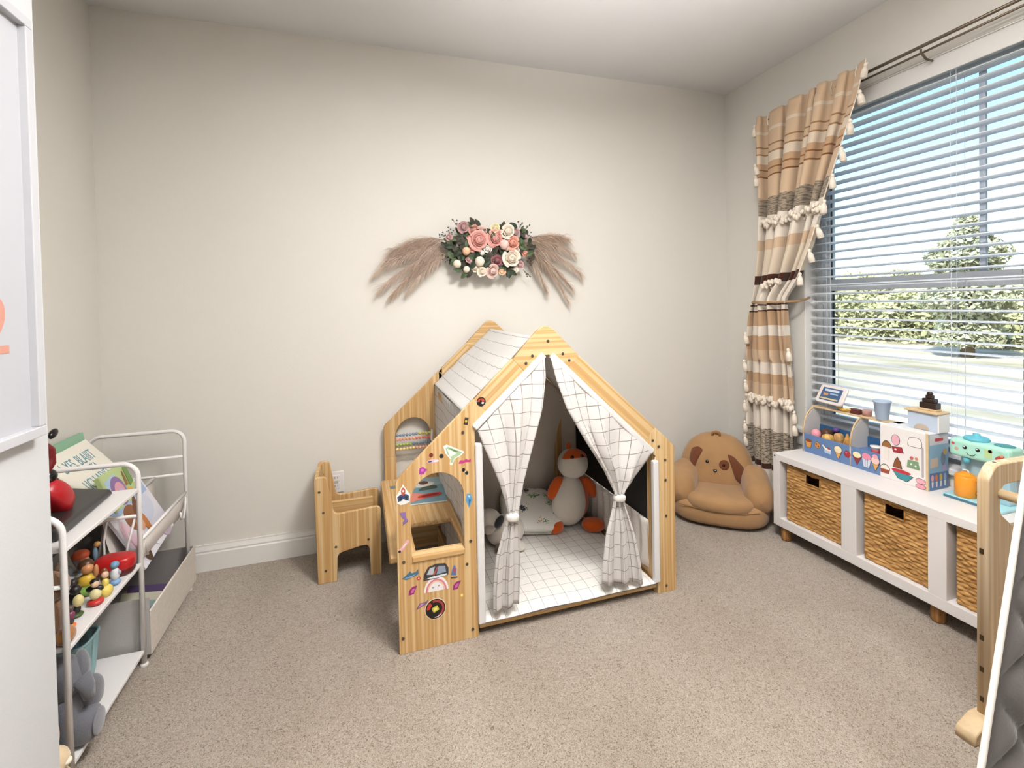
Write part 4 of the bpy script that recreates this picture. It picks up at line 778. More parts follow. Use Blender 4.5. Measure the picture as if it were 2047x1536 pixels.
MB().box(FX + .045, BX_ + .002, 1.390, 1.525, .790, .800).build('upper_top', NAT, tk, bevel=.003); MB().box(FX + .054, BX_, 1.391, 1.396, .712, .79).build('upper_side', TW, tk)
put('arch_emblem', board([half(.06, .022)], .002, .0003, 'YZ', 0), mat('print_b9a896', 'b9a896', .5), ub, loc=(FX + .053, 1.458, .716))
# flat prints on the fronts (YZ plane, facing -X)
def pr(y, z, parts, par, x=FX - .0006, s=1.):
    for k, (c, pts) in enumerate(parts):
        put('print', board([[(y - px * s, z + pz * s) for px, pz in pts]], .0005, .0001, 'YZ', x - .0004 * k), mat('print_' + c, c, .45), par)
OL = '3a2a2a'
def icon(kind, y, z, s, par, x=FX - .0006):
    cone = [(-.010, .0), (.010, .0), (0, -.022)]; ball_ = E1(.022, .020, 0, .005)
    T_ = {'cone': [(OL, [(px * 1.15, pz * 1.1) for px, pz in cone]), ('e0a85a', cone), (OL, E1(.024, .022, 0, .005)), ('f1e2b6', ball_)],
          'pinkcone': [(OL, [(px * 1.15, pz * 1.1) for px, pz in cone]), ('e0a85a', cone), (OL, E1(.024, .022, 0, .005)), ('f0c9c0', ball_), ('e6a7b4', E1(.014, .012, 0, .016))],
          'cherry': [(OL, E1(.026, .024)), ('a8323a', E1(.024, .022)), ('d9707a', E1(.008, .006, -.004, .004))],
          'cookie': [(OL, E1(.024, .024)), ('c98a4a', E1(.022, .022)), ('6e3f22', E1(.006, .006, -.004, .003)), ('6e3f22', E1(.006, .006, .004, -.003))],
          'cup': [(OL, [(-.012, .004), (.012, .004), (.008, -.020), (-.008, -.020)]), ('d5dbe8', [(-.011, .003), (.011, .003), (.007, -.019), (-.007, -.019)]), ('e58fa6', E1(.022, .018, 0, .008)), ('8d95ad', [(-.004, .002), (-.002, .002), (-.002, -.018), (-.003, -.018)]), ('8d95ad', [(.002, .002), (.004, .002), (.003, -.018), (.002, -.018)])],
          'sundae': [(OL, [(-.013, .002), (.013, .002), (0, -.022)]), ('8c3434', [(-.012, .001), (.012, .001), (0, -.020)]), ('f0e6b8', E1(.022, .016, 0, .006))],
          'banana': [(OL, [(-.018, .012), (-.004, .0), (.016, -.002), (.016, -.010), (-.008, -.010), (-.020, .006)]), ('f3e9d2', [(-.017, .010), (-.004, -.001), (.015, -.003), (.015, -.009), (-.007, -.009), (-.019, .005)]), ('b4c4da', [(-.012, -.009), (.018, -.009), (.015, -.020), (-.008, -.020)]), ('b8404a', E1(.010, .008, .008, .0))],
          'pot': [(OL, [(-.012, .006), (.012, .006), (.008, -.016), (-.008, -.016)]), ('d99a4e', [(-.011, .005), (.011, .005), (.007, -.015), (-.007, -.015)]), ('8a4a2e', E1(.022, .010, 0, .007))]}
    pr(y, z, T_[kind], par, x, s)
for kind, y, s in (('pot', 1.972, 1.7), ('cookie', 1.920, 1.45), ('banana', 1.866, 1.4), ('cone', 1.805, 1.8), ('cherry', 1.756, 1.4), ('sundae', 1.708, 1.8), ('cup', 1.662, 1.9), ('pinkcone', 1.620, 1.75)): icon(kind, y, .522, s, tk)
W_ = FX - .0050
pr(1.566, .612, [(OL, [(-.019, .0)] + [(-p, q) for p, q in half(.042, .030)][::-1] + [(.021, 0)]), ('9c6a3a', half(.038, .027)), ('ede4da', [(-.008, 0), (.008, 0), (.010, -.055), (-.010, -.055)])], wb, W_)
pr(1.527, .655, [(OL, E1(.036, .050)), ('e9b2bf', E1(.033, .047))], wb, W_); pr(1.523, .612, [(OL, [(-.022, .010), (.022, .016), (.030, -.010), (-.014, -.016)]), ('a8303a', [(-.020, .009), (.020, .014), (.027, -.009), (-.013, -.014)]), ('efe0dc', E1(.010, .008, -.004, 0))], wb, W_)
pr(1.520, .555, [(OL, [(-.020, -.026), (.020, -.026), (.014, .004), (0, .026), (-.012, .006)]), ('8a5230', [(-.018, -.024), (.018, -.024), (.012, .003), (0, .022), (-.010, .005)])], wb, W_)
pr(1.455, .570, [('7f9c78', [(-.026, -.024), (.026, -.024), (.020, .012), (-.022, .010)]), ('dfe6dc', E1(.008, .008, -.008, -.006)), ('dfe6dc', E1(.008, .008, .010, -.010)), ('c9665a', E1(.015, .015, -.006, .022)), ('d68a5e', E1(.013, .013, .014, .024))], wb, W_)
pr(1.500, .498, [(OL, [(-.045, .022), (.046, .010), (.020, -.020), (-.020, -.014)]), ('3f8f98', [(-.042, .020), (.043, .009), (.018, -.018), (-.018, -.012)]), ('c4303a', E1(.080, .016, -.004, .020))], wb, W_)
pr(1.574, .505, [(OL, half(.044, .026)), ('efe7d8', half(.040, .023)), ('9c4a34', [(-.020, .002), (.020, .002), (.018, -.016), (-.018, -.016)])], wb, W_); pr(1.425, .490, [(OL, E1(.042, .024, 0, .010)), ('e6aab4', E1(.039, .021, 0, .010)), (OL, E1(.042, .022, 0, -.012)), ('e09aa8', E1(.039, .019, 0, -.012))], wb, W_)
pr(1.450, .665, [(OL, rpoly([(-.03, -.022, .01), (.03, -.022, .01), (.028, .022, .02), (-.022, .02, .02)])), ('efe9e4', rpoly([(-.0285, -.0205, .01), (.0285, -.0205, .01), (.0265, .0205, .02), (-.0205, .0185, .02)]))], wb, W_)
pr(1.418, .595, [('b5aeb2', [(-.004, .055), (.004, .055), (.004, -.075), (-.004, -.075)])], wb, W_)
def ps(x, z, c, pts, par=None, k=0): put('print', board([[(x + px, z + pz) for px, pz in pts]], .0004, .0001, 'XZ', 1.3962 - .0003 * k), mat('print_' + c, c, .45), tk)
ps(2.375, .512, '5d7cab', [(-.060, -.042), (.058, -.042), (.058, .030), (-.060, .030)]); ps(2.375, .685, 'd5d0d2', [(-.060, -.022), (.058, -.022), (.058, .022), (-.060, .022)]); ps(2.375, .684, 'c0383f', rpoly([(-.026, -.007, .006), (.026, -.007, .006), (.026, .007, .006), (-.026, .007, .006)]), k=1)
for x, c in ((2.332, 'e9a6b4'), (2.358, 'd9804e'), (2.386, 'd8c05a'), (2.412, '9fb6d4')): ps(x, .520, c, E1(.017, .030), k=1); ps(x, .498, 'e6dfda', [(-.006, .006), (.006, .006), (.004, -.018), (-.004, -.018)], k=2)
ps(2.345, .585, 'cdb8a8', rpoly([(-.024, -.022, .006), (.024, -.018, .006), (.022, .022, .006), (-.024, .018, .006)]), k=1); ps(2.40, .600, '7f8f9e', E1(.030, .060), k=1); ps(2.412, .628, 'c9a26a', E1(.026, .026), k=2); ps(2.408, .56, 'b9a2c8', E1(.030, .026), k=2)
# play food in the left tray : each its own thing
def food(name, label, cat, bmesh, m, loc, **k): o = bmesh.build(name, m, None, smooth=True, loc=loc, **k); return tag(o, label, cat, None)
B8 = Z0 + .008
food('toy_pink_scoop', 'round pink toy ice cream scoop at the tray corner of the counter', 'toy food', MB().blob((0, 0, .030), (.024, .024, .030)), mat('f_pink', 'e59aa4', .5), (2.345, 1.955, .538))
food('toy_brown_scoop', 'dark brown chocolate toy scoop in the counter tray', 'toy food', MB().blob((0, 0, .030), (.030, .028, .034), .8, .8), mat('f_choc', '54351f', .5), (2.385, 1.925, .538))
food('toy_cookie_cone', 'golden toy waffle piece in front of the tray', 'toy food', MB().blob((0, 0, .024), (.028, .026, .024), .7, .8), mat('f_waffle', 'd9b067', .6, noise=(90, .25)), (2.342, 1.885, .538))
food('toy_biscuit', 'small tan toy biscuit beside green toy lettuce', 'toy food', MB().blob((0, 0, .030), (.022, .022, .030), .7, .8), mat('f_biscuit', 'c79a62', .6, noise=(120, .2)), (2.375, 1.850, .538))
lt_ = MB(); random.seed(8)
for k in range(14): lt_.blob((random.uniform(-.022, .022), random.uniform(-.02, .02), .012 + random.uniform(0, .022)), (.010, .010, .010), nu=8, nv=5)
food('toy_lettuce', 'bright green toy lettuce bunch in the counter tray', 'toy food', lt_, mat('f_green', '5f9440', .6), (2.405, 1.815, .545))
food('toy_grapes', 'purple toy berry at the back of the counter tray', 'toy food', MB().blob((0, 0, .014), (.016, .016, .014)), mat('f_purple', '5a3f86', .5), (2.412, 1.895, .585))
pz = MB().add([(0, -.028, 0), (0, .028, 0), (0, .0, .075), (.010, -.028, 0), (.010, .028, 0), (.010, 0, .075)], [(0, 1, 2), (5, 4, 3), (0, 3, 4, 1), (1, 4, 5, 2), (2, 5, 3, 0)])
o = put('toy_pizza_slice', pz.mesh('p'), mat('f_pizza', 'dba15c', .6, noise=(70, .35)), None, loc=(2.345, 1.785, .5385)); tag(o, 'triangular orange toy pizza slice leaning by the arched divider', 'toy food')
cu_ = thing('toy_sundae_cup', 'small clear toy cup with red and white fill on the blue shelf', 'toy cup', (2.345, 1.64, .553))
MB().lathe([(.016, 0), (.021, .034), (.023, .036)], 18, (2.345, 1.64, .553)).build('cup', mat('cup_clear', 'd9d4d6', .2), cu_, smooth=True); MB().lathe([(.0165, .001), (.0195, .022), (.0001, .024)], 18, (2.3445, 1.64, .5535), cap=False).build('filling', mat('f_red', 'b4434b', .5), cu_, smooth=True); MB().lathe([(.024, .034), (.024, .039), (.001, .040)], 18, (2.345, 1.64, .553), cap=False).build('lid', TW, cu_, smooth=True)
# things on the shelf of the counter
tb_ = thing('toy_tablet', 'white toy tablet checkout screen propped on the counter shelf', 'toy screen', (2.40, 1.90, .712))
TMx = Matrix.Translation((2.398, 1.905, .785)) @ Matrix.Rotation(rad(-8), 4, 'Z') @ Matrix.Rotation(rad(28), 4, 'Y')
def tbx(name, me, m, par): me.transform(TMx); return put(name, me, m, par)
body = tbx('body', board([rpoly([(-.085, -.052, .02), (.085, -.052, .02), (.085, .052, .02), (-.085, .052, .02)])], .014, .004, 'YZ', 0), mat('tablet_white', 'e6dcd8', .35), tb_)
tbx('screen', board([rpoly([(-.062, -.036, .004), (.062, -.036, .004), (.062, .036, .004), (-.062, .036, .004)])], .002, .0003, 'YZ', -.0072), mat('screen_navy', '3d5c86', .25), body)
for (y, z, w_, h_, c) in ((.0, .022, .09, .012, 'cfd8e2'), (.02, .004, .05, .008, '9fb6d0'), (-.03, -.002, .03, .014, 'c98f5c'), (.0, -.026, .11, .008, 'd9c58a')):
    tbx('screen_print', board([[(-y - w_ / 2, z - h_ / 2), (-y + w_ / 2, z - h_ / 2), (-y + w_ / 2, z + h_ / 2), (-y - w_ / 2, z + h_ / 2)]], .0006, .0001, 'YZ', -.0086), mat('print_' + c, c, .4), body)
MB().obox((2.408, 1.895, .728), (.020, 0, 0), (0, .03, 0), (0, 0, .016)).build('stand', mat('stand_grey', '8b8d94', .5), tb_, bevel=.003)
bnn = MB().tube([(2.385 + .012 * k * (6 - k) / 9 * .5, 1.87 - .013 * k, .7195 + .004 * abs(k - 3)) for k in range(7)], .007, 8, radii=[.003, .0065, .008, .0085, .008, .0065, .003]); o = bnn.build('toy_banana', mat('f_banana', 'd9ab4a', .5, noise=(60, .2)), None, smooth=True); tag(o, 'curved yellow toy banana on the counter shelf beneath the tablet', 'toy food')
o = MB().box(2.385, 2.417, 1.755, 1.800, .712, .737).build('toy_chocolate_block', mat('f_darkred', '5e2a22', .5), None, bevel=.003); tag(o, 'dark red toy chocolate block on the counter shelf', 'toy food')
o = MB().lathe([(.019, 0), (.021, .026), (.019, .030)], 20, (2.41, 1.728, .712)).build('toy_pink_tub', mat('f_dusty', 'c08f86', .5), None, smooth=True); tag(o, 'short dusty pink toy tub beside the chocolate block', 'toy food')
bc = thing('toy_blue_cup', 'pale blue toy paper cup standing on the counter shelf', 'toy cup', (2.405, 1.650, .712))
MB().lathe([(.024, 0), (.026, .004), (.034, .082), (.037, .085), (.037, .092), (.034, .093), (.032, .084), (.024, .010), (.001, .008)], 28, (2.402, 1.650, .712), cap=False).build('cup', mat('cup_blue', 'aebfd3', .45), bc, smooth=True); MB().lathe([(.025, 0), (.025, .006)], 24, (2.402, 1.650, .712)).build('base', mat('cup_base', '7f8ea0', .5), bc)
ck = thing('toy_cake_tower', 'dark brown stacked toy chocolate cone on top of the counter', 'toy food', (2.40, 1.445, .800))
CHO = mat('choc_dark', '2f1f18', .4)
for k, (w_, h_) in enumerate(((.032, .026), (.024, .018), (.014, .016))):
    z = .808 + (0, .026, .044)[k]; MB().box(2.40 - w_ * .6, 2.40 + w_ * .6, 1.445 - w_, 1.445 + w_, z, z + h_).build('tier', CHO, ck, bevel=.003)
MB().blob((2.40, 1.445, .873), (.010, .012, .010)).build('top_swirl', CHO, ck, smooth=True); MB().box(2.378, 2.422, 1.410, 1.480, .800, .808).build('base', NAT, ck, bevel=.002)
o = MB().box(2.40, 2.41, 1.615, 1.66, .553, .64).build('toy_card', mat('card_navy', '2d4a66', .4), None, bevel=.002, rot=(0, 0, 0)); tag(o, 'small navy toy card standing inside the counter', 'toy card')
# toy coffee machine
MINT = mat('mint', 'a9dbc8', .4); TEAL = mat('teal_toy', '5fb3c4', .4); PBL = mat('machine_blue', '9fc0cc', .4)
cm = thing('toy_coffee_machine', 'mint toy coffee machine with a smiling face on the bench', 'toy appliance', (2.39, 1.25, Z0))
MB().box(2.345, 2.435, 1.145, 1.345, .640, .712).build('upper_body', MINT, cm, bevel=.014, segs=4)
MB().box(2.385, 2.436, 1.165, 1.325, Z0 + .012, .645).build('rear_column', PBL, cm, bevel=.006); MB().box(2.315, 2.436, 1.150, 1.352, Z0, Z0 + .014).build('drip_tray', mat('tray_aqua', 'a5d3da', .4), cm, bevel=.004)
MB().box(2.3135, 2.3155, 1.17, 1.345, Z0 + .003, Z0 + .011).build('tray_stripe', mat('tray_dark', '3f6f84', .5), cm)
MB().lathe([(.040, 0), (.042, .006), (.036, .013), (.012, .016), (.012, .026), (.001, .028)], 28, (2.395, 1.275, .712), cap=False).build('water_lid', TEAL, cm, smooth=True)
MB().blob((2.395, 1.185, .713), (.028, .032, .006)).build('cup_warmer', mat('teal_dark', '4a8c90', .4), cm, smooth=True)
FXc = 2.3445
def pc(y, z, c, pts, k=0): put('face_print', board([[(y - px, z + pz) for px, pz in pts]], .0006, .0001, 'YZ', FXc - .0003 * k), mat('print_' + c, c, .4), cm)
for y in (1.288, 1.245): pc(y, .684, '1d2324', E1(.015, .015)); pc(y + .002, .687, 'f2f2f0', E1(.005, .005), 1)
pc(1.267, .671, '1d2324', [(.017 * cos(a), .017 * sin(a)) for a in [rad(200 + 14 * k) for k in range(11)]] + [(.0145 * cos(a), .0145 * sin(a)) for a in [rad(340 - 14 * k) for k in range(11)]])
pc(1.328, .692, 'd0545a', E1(.012, .012)); pc(1.316, .672, 'c9a58a', E1(.014, .014)); pc(1.205, .690, 'a06a3c', E1(.014, .014)); pc(1.212, .678, 'b7cf94', [(-.012, -.016), (.012, -.016), (.012, .018), (-.012, .018)]); pc(1.176, .674, 'b0483f', rotp(E1(.034, .014), .6)); pc(1.170, .682, 'd9a07a', E1(.012, .010), 1)
MB().lathe([(.010, 0), (.012, .02), (.008, .024)], 14, (2.362, 1.29, .616)).build('spout', TEAL, cm, smooth=True)
mg = thing('toy_orange_mug', 'orange toy mug with a lid standing on the coffee machine tray', 'toy mug', (2.352, 1.292, Z0 + .014))
ORM = mat('mug_orange', 'e8962a', .3); MB().lathe([(.033, 0), (.036, .004), (.036, .082), (.033, .086), (.031, .084), (.026, .092), (.010, .100), (.001, .101)], 28, (2.358, 1.292, Z0 + .014), cap=False).build('cup', ORM, mg, smooth=True)
MB().tube([(2.358, 1.258, .555), (2.352, 1.232, .552), (2.350, 1.226, .530), (2.353, 1.236, .508), (2.358, 1.258, .503)], .0055, 8).build('handle', ORM, mg, smooth=True); MB().tube([(2.358, 1.305, .576), (2.358, 1.30, .588), (2.358, 1.285, .588), (2.358, 1.28, .576)], .003, 6).build('lid_loop', TW, mg, smooth=True)
# ================================================================= wooden tower and quilt at the right
PLY = wood('birch_tower', 'd8c3a4', 'c6ab86', 2); PLE = mat('ply_edge', 'd0b68f', .5, noise=(40, .12))
tw = thing('learning_tower', 'birch plywood learning tower with a dowel at the right edge', 'kitchen tower', (1.95, .8, 0))
def tside(y):
    ol = rpoly([(1.742, .012), (2.098, .012), (2.098, .80, .03), (1.782, .805, .045), (1.745, .765, .03)]); hole = rpoly([(1.80, .655, .03), (1.87, .60, .035), (2.02, .60, .035), (2.02, .74, .035), (1.80, .74, .035)])
    return put('side_panel', board([ol, hole], .03, .004, 'XZ', y), PLY, tw)
sp0 = tside(.915); tside(.43)
MB().tube([(1.80, .90, .715), (1.80, .445, .715)], .015, 14).build('dowel', PLE, tw, smooth=True); MB().tube([(2.05, .90, .70), (2.05, .445, .70)], .015, 14).build('dowel', PLE, tw, smooth=True)
MB().box(1.80, 2.09, .445, .90, .12, .14).build('platform', PLY, tw, bevel=.003)
for y in (.915, .43): put('foot_block', board([rpoly([(1.66, 0), (2.12, 0), (2.12, .05, .01), (1.72, .055, .03), (1.665, .03, .02)])], .05, .004, 'XZ', y), PLE, tw)
for z in (.545, .285, .19, .10): MB().box(1.7415, 1.7475, .912, .922, z - .008, z + .008).build('barrel_nut', mat('nut_dark', '4a3a24', .4, .6), sp0, bevel=.001)
MB().lathe([(.005, -.002), (.005, .002)], 10).xf(Matrix.Translation((1.80, .9155, .803))).build('screw', mat('screw_dark', '4a4038', .5, .6), sp0)
# quilted mat: leaning slab, diamond quilting
qt = thing('quilted_mat', 'grey diamond quilted mat with white piping leaning at the right edge', 'mat', (1.3, .6, 0))
A0, A1 = Vector((.850, .515, .0)), Vector((1.217, .56, 1.06)); B0, B1 = Vector((1.48, .46, .0)), Vector((1.84, .52, 1.06)); qn = (A1 - A0).cross(B0 - A0).normalized()
if qn.y > 0: qn = -qn
def qs(u, v):
    p = A0.lerp(A1, v).lerp(B0.lerp(B1, v), u); a, c = u * 5 + v * 7, v * 7 - u * 5; f = min(abs((a % 1) - .5) * 2, 1), min(abs((c % 1) - .5) * 2, 1)
    d = (1 - f[0] ** 4) * (1 - f[1] ** 4); e = min(1, min(u, 1 - u, v, 1 - v) * 14)
    p = p + qn * (.022 * d * e + .006 * e); return p if p.z > .001 else Vector((p.x, p.y, .001))
QG = mat('quilt_grey', '55504d', .85, sheen=.5, noise=(6, .10), bump=(200, .1))
MB().grid(qs, 110, 130).build('quilted_front', QG, qt, smooth=True)
MB().grid(lambda u, v: (lambda p: p if p.z > .001 else Vector((p.x, p.y, .001)))(A0.lerp(A1, v).lerp(B0.lerp(B1, v), u) - qn * .004), 2, 2).build('backing', QG, qt)
edge = [A0 + Vector((0, 0, .008)), A1, B1, B0 + Vector((0, 0, .008))]
for i, (p, q) in enumerate(zip(edge, edge[1:])): MB().tube([p.lerp(q, k / 12) for k in range(13)], .0055, 8).build('piping', mat('piping_white', 'e8e2da', .8), qt, smooth=True)
MB().grid(lambda u, v: A0.lerp(A1, v) + qn * lerp(.004, -.004, u) + Vector((0, 0, .004)), 1, 1).build('side_band', QG, qt)
# ================================================================= framed print on the near wall
fr_t = thing('framed_print', 'large white framed print with a peach number on the near left wall', 'picture', (-XF, 1.03, 1.03))
FY0, FY1, FZ0, FZ1, FXo = .68, 1.383, 1.026, 1.976, -.695
WF = mat('frame_white', 'c2c2c6', .35); bw = .023
for nm, (y0, y1, z0, z1) in (('frame_rail', (FY0, FY1, FZ0, FZ0 + bw)), ('frame_rail', (FY0, FY1, FZ1 - bw, FZ1)), ('frame_stile', (FY0, FY0 + bw, FZ0 + bw, FZ1 - bw)), ('frame_stile', (FY1 - bw, FY1, FZ0 + bw, FZ1 - bw))):
    MB().box(-XF + .0005, FXo, y0, y1, z0, z1).build(nm, WF, fr_t, bevel=.002)
pp_ = MB().box(-XF + .001, -.711, FY0 + bw, FY1 - bw, FZ0 + bw, FZ1 - bw).build('paper', mat('paper', 'b8b8bd', .8), fr_t)
me = text_mesh('2', .178); co = [v.co for v in me.vertices]; xr = max(c.x for c in co); zb = min(c.y for c in co)
me.transform(Matrix(((0, 0, 1, -.7105), (1, 0, 0, 1.2955 - xr), (0, 1, 0, 1.224 - zb), (0, 0, 0, 1)))); put('printed_numeral', me, mat('peach_ink', 'c98f7e', .8), pp_)
# ================================================================= white metal shelf on the left
ms = thing('metal_shelf', 'white tube-framed metal toy shelf along the left wall', 'shelf', (-.96, 2.1, 0))
WM_ = mat('white_metal', 'e8e4e2', .35)
SXF, SXB = -.785, -1.150; FYS = (1.612, 2.082, 2.572); TZ = .752; tr_ = .0085
for k, y in enumerate(FYS):
    r = .05; pts = [(SXF, y, 0), (SXF, y, TZ - r)] + [(SXF - r + r * cos(rad(a)), y, TZ - r + r * sin(rad(a))) for a in (15, 30, 45, 60, 75, 90)] + [(SXB + r - r * cos(rad(a)) * 1.0, y, TZ - r + r * sin(rad(a))) for a in (90, 75, 60, 45, 30, 15)] + [(SXB, y, TZ - r), (SXB, y, 0)]
    MB().tube(pts, tr_, 10).build('end_frame', WM_, ms, smooth=True)
    for z in ((.63, .548) if k == 2 else (.557,)): MB().tube([(SXF, y, z), (SXB, y, z)], .0062, 8).build('cross_bar', WM_, ms, smooth=True)
    for x in (SXF, SXB): MB().lathe([(.013, 0), (.013, .006), (.009, .010)], 12, (x, y, 0)).build('foot', WM_, ms)
for z in (.660, .384, .060):
    sb = MB().box(SXB + .012, SXF + .004, FYS[0] + .006, FYS[1] - .006, z - .012, z); sb.build('shelf_board', WM_, ms, bevel=.002)
    MB().box(SXB + .012, SXB + .018, FYS[0] + .008, FYS[1] - .008, z, z + .03).build('rear_lip', WM_, ms)
MB().box(SXB + .012, SXF - .02, FYS[1] + .006, FYS[2] - .006, .012, .020).build('shelf_board', WM_, ms, bevel=.002)
for x, z in ((SXF, .463), (-.905, .545), (-1.02, .53), (-1.14, .66), (-1.14, .46)): MB().tube([(x, FYS[1], z), (x, FYS[2], z)], .0065, 8).build('sling_rail', WM_, ms, smooth=True)
CLR = mat('sling_mesh', 'd6cdc6', .6, bump=(150, .1)); GRF = mat('sling_grey', '9a938f', .9, bump=(200, .15))
def sling(xa, za, xb, zb, dep, m):
    def fn(u, v):
        y = lerp(FYS[1] + .02, FYS[2] - .02, u); x = lerp(xa, xb, v); z = lerp(za, zb, v) - dep * sin(pi * v) ** .6; return (x, y, z)
    MB().grid(fn, 6, 16).build('book_sling', m, ms, smooth=True, solid=.0012)
sling(SXF, .455, -.905, .537, .16, CLR); sling(-.905, .537, -1.02, .525, .16, GRF); sling(-1.02, .525, -1.14, .65, .14, GRF)
def hook(pts): MB().tube(pts, .0042, 7).build('wire_hook', WM_, ms, smooth=True)
hook([(SXF - .002, 2.572, .46), (SXF, 2.555, .40), (SXF, 2.53, .355), (SXF, 2.50, .365), (SXF, 2.49, .40)])
hook([(-.80, 2.085, .55), (-.82, 2.085, .47), (-.835, 2.085, .40)] + [(-.865 + .03 * cos(rad(a)), 2.085, .40 + .03 * sin(rad(a))) for a in (-30, -60, -90, -120, -150, -180)] + [(-.897, 2.085, .48), (-.885, 2.085, .55)])
hook([(-.80, 2.10, .55), (-.79, 2.13, .45), (-.788, 2.15, .38)])
# bin at the floor of the far bay
fb = thing('fabric_bin', 'cream fabric bin with grey lining on the floor under the book slings', 'storage bin', (-.95, 2.33, 0.02))
LNN = mat('bin_linen', 'd8cec3', .9, bump=(260, .2), noise=(60, .05)); LNG = mat('bin_grey', '918a88', .9, bump=(200, .15)); LGY = mat('bin_side_shade', 'b5b1ad', .9, bump=(200, .15))  # shade on the bin's near end is painted in as a separate light grey
bx0, bx1, by0, by1, bz0, bz1 = -1.135, -.768, 2.105, 2.618, .022, .185
MB().box(bx1 - .004, bx1, by0, by1, bz0, bz1).build('front', LNN, fb, bevel=.0015); MB().box(bx0, bx0 + .004, by0, by1, bz0, bz1 + .04).build('rear', LNG, fb)
MB().box(bx0 + .004, bx1 - .004, by0, by0 + .004, bz0, bz1 + .05).build('near_end', LGY, fb); MB().box(bx0 + .004, bx1 - .004, by1 - .004, by1, bz0, bz1).build('far_end', LNG, fb); MB().box(bx0 + .004, bx1 - .004, by0 + .004, by1 - .004, bz0, bz0 + .004).build('base', LNG, fb)
MB().box(bx1 - .009, bx1 - .005, by0 + .005, by1 - .005, bz0 + .005, bz1 - .002).build('lining', LNG, fb); MB().tube([(bx1 - .003, by0, bz1), (bx1 - .003, by1, bz1), (bx0, by1, bz1)], .004, 6).build('rim', LNN, fb, smooth=True)
def book(name, label, size, M4, cover, art=(), spine='efe8da', group=None):
    """size (w,h,t): cover lies in local XY, art pieces on +Z"""
    w_, h_, t_ = size; t = thing(name, label, 'book', tuple(M4.translation), 0, group)
    me = MB().box(0, w_, 0, h_, t_ - .002, t_).box(0, w_, 0, h_, 0, .002).box(-.001, .002, 0, h_, 0, t_).xf(M4).build('cover', mat('print_' + cover, cover, .4), t)
    MB().box(.003, w_ - .003, .003, h_ - .003, .002, t_ - .002).xf(M4).build('pages', mat('pages', 'efe8da', .8), t)
    for k, (c, pts) in enumerate(art):
        m_ = board([pts], .0004, .0001, 'XY', t_ + .0003 + .0003 * k); m_.transform(M4); put('cover_print', m_, mat('print_' + c, c, .45), me)
    return t, me, M4, t_
def basis(o, x, y):
    x, y = Vector(x).normalized(), Vector(y); z = x.cross(y).normalized(); y = z.cross(x); m_ = Matrix((x, y, z)).transposed().to_4x4(); m_.translation = o; return m_
# green, cream and small books standing in the rear sling (covers face +X)
g_ = basis((-1.09, 2.185, .550), (0, 1, 0), (-.15, .06, .985))
book('story_book', 'large green picture book standing behind the cream title book', (.275, .255, .012), g_, '8fbb9b', [('a9c9d4', E1(.13, .14, .20, .13)), ('8a9cb8', [(.15, .17), (.20, .155), (.25, .175), (.25, .20), (.20, .185), (.15, .20)]), ('c9985c', [(.14, .10), (.26, .11), (.25, .15), (.15, .14)]), ('7a5236', E1(.05, .05, .17, .125)), ('b9d2da', E1(.06, .05, .23, .05)), ('dfc84f', E1(.05, .04, .15, .05))])
c_ = basis((-.945, 2.135, .560), (0, 1, .02), (-.57, .45, .69))
ct_, cme, cM, cth = book('title_book', 'cream book with tall thin blue lettering leaning on the shelf', (.30, .26, .022), c_, 'e8e2d3')
INK = mat('print_5f94a6', '5f94a6', .5)
for s, x, y, sz in (('L YES. BLAIIIT', .15, .195, .046), ('RSEA', .19, .148, .030), ('LJCI LADIES', .15, .095, .046)):
    tm_ = text_mesh(s, sz, .0003); tm_.transform(Matrix.Diagonal((.78, 1.45, 1, 1))); tm_.transform(Matrix.Translation((x, y, cth + .0006))); tm_.transform(cM); put('cover_lettering', tm_, INK, cme)
MB().box(-.004, -.0015, .0, .26, 0, .022).xf(cM).build('spine_band', mat('spine_dark', '2f3a34', .5), cme)
r_ = basis((-.90, 2.16, .545), (0, 1, 0), (-.35, .1, .9))
book('rainbow_book', 'small lime green book with a purple rainbow on its cover', (.205, .148, .014), r_, 'b7c88a', [('a9c2d6', [(.02, .02), (.10, .02), (.10, .13), (.02, .12)]), ('8a6a9c', E1(.10, .12, .085, .06)), ('d79aa8', E1(.068, .08, .09, .055)), ('c9b0c8', E1(.035, .045, .095, .05)), ('8c5f36', [(.14, .06), (.15, .12), (.16, .12), (.16, .06)]), ('6f8f4a', [(.165, .05), (.20, .06), (.20, .13), (.17, .13)]), ('d9a64e', E1(.04, .04, .15, .03))])
w_ = basis((-.93, 2.10, .545), (0, 1, 0), (-.35, .1, .9))
book('comic_book', 'small white patterned book wedged below the cream title book', (.12, .10, .010), w_, 'd9d3c4', [('6a5a8a', E1(.04, .03, .05, .06)), ('5f7a4a', E1(.03, .04, .09, .07)), ('b07a4a', E1(.03, .03, .03, .03))])
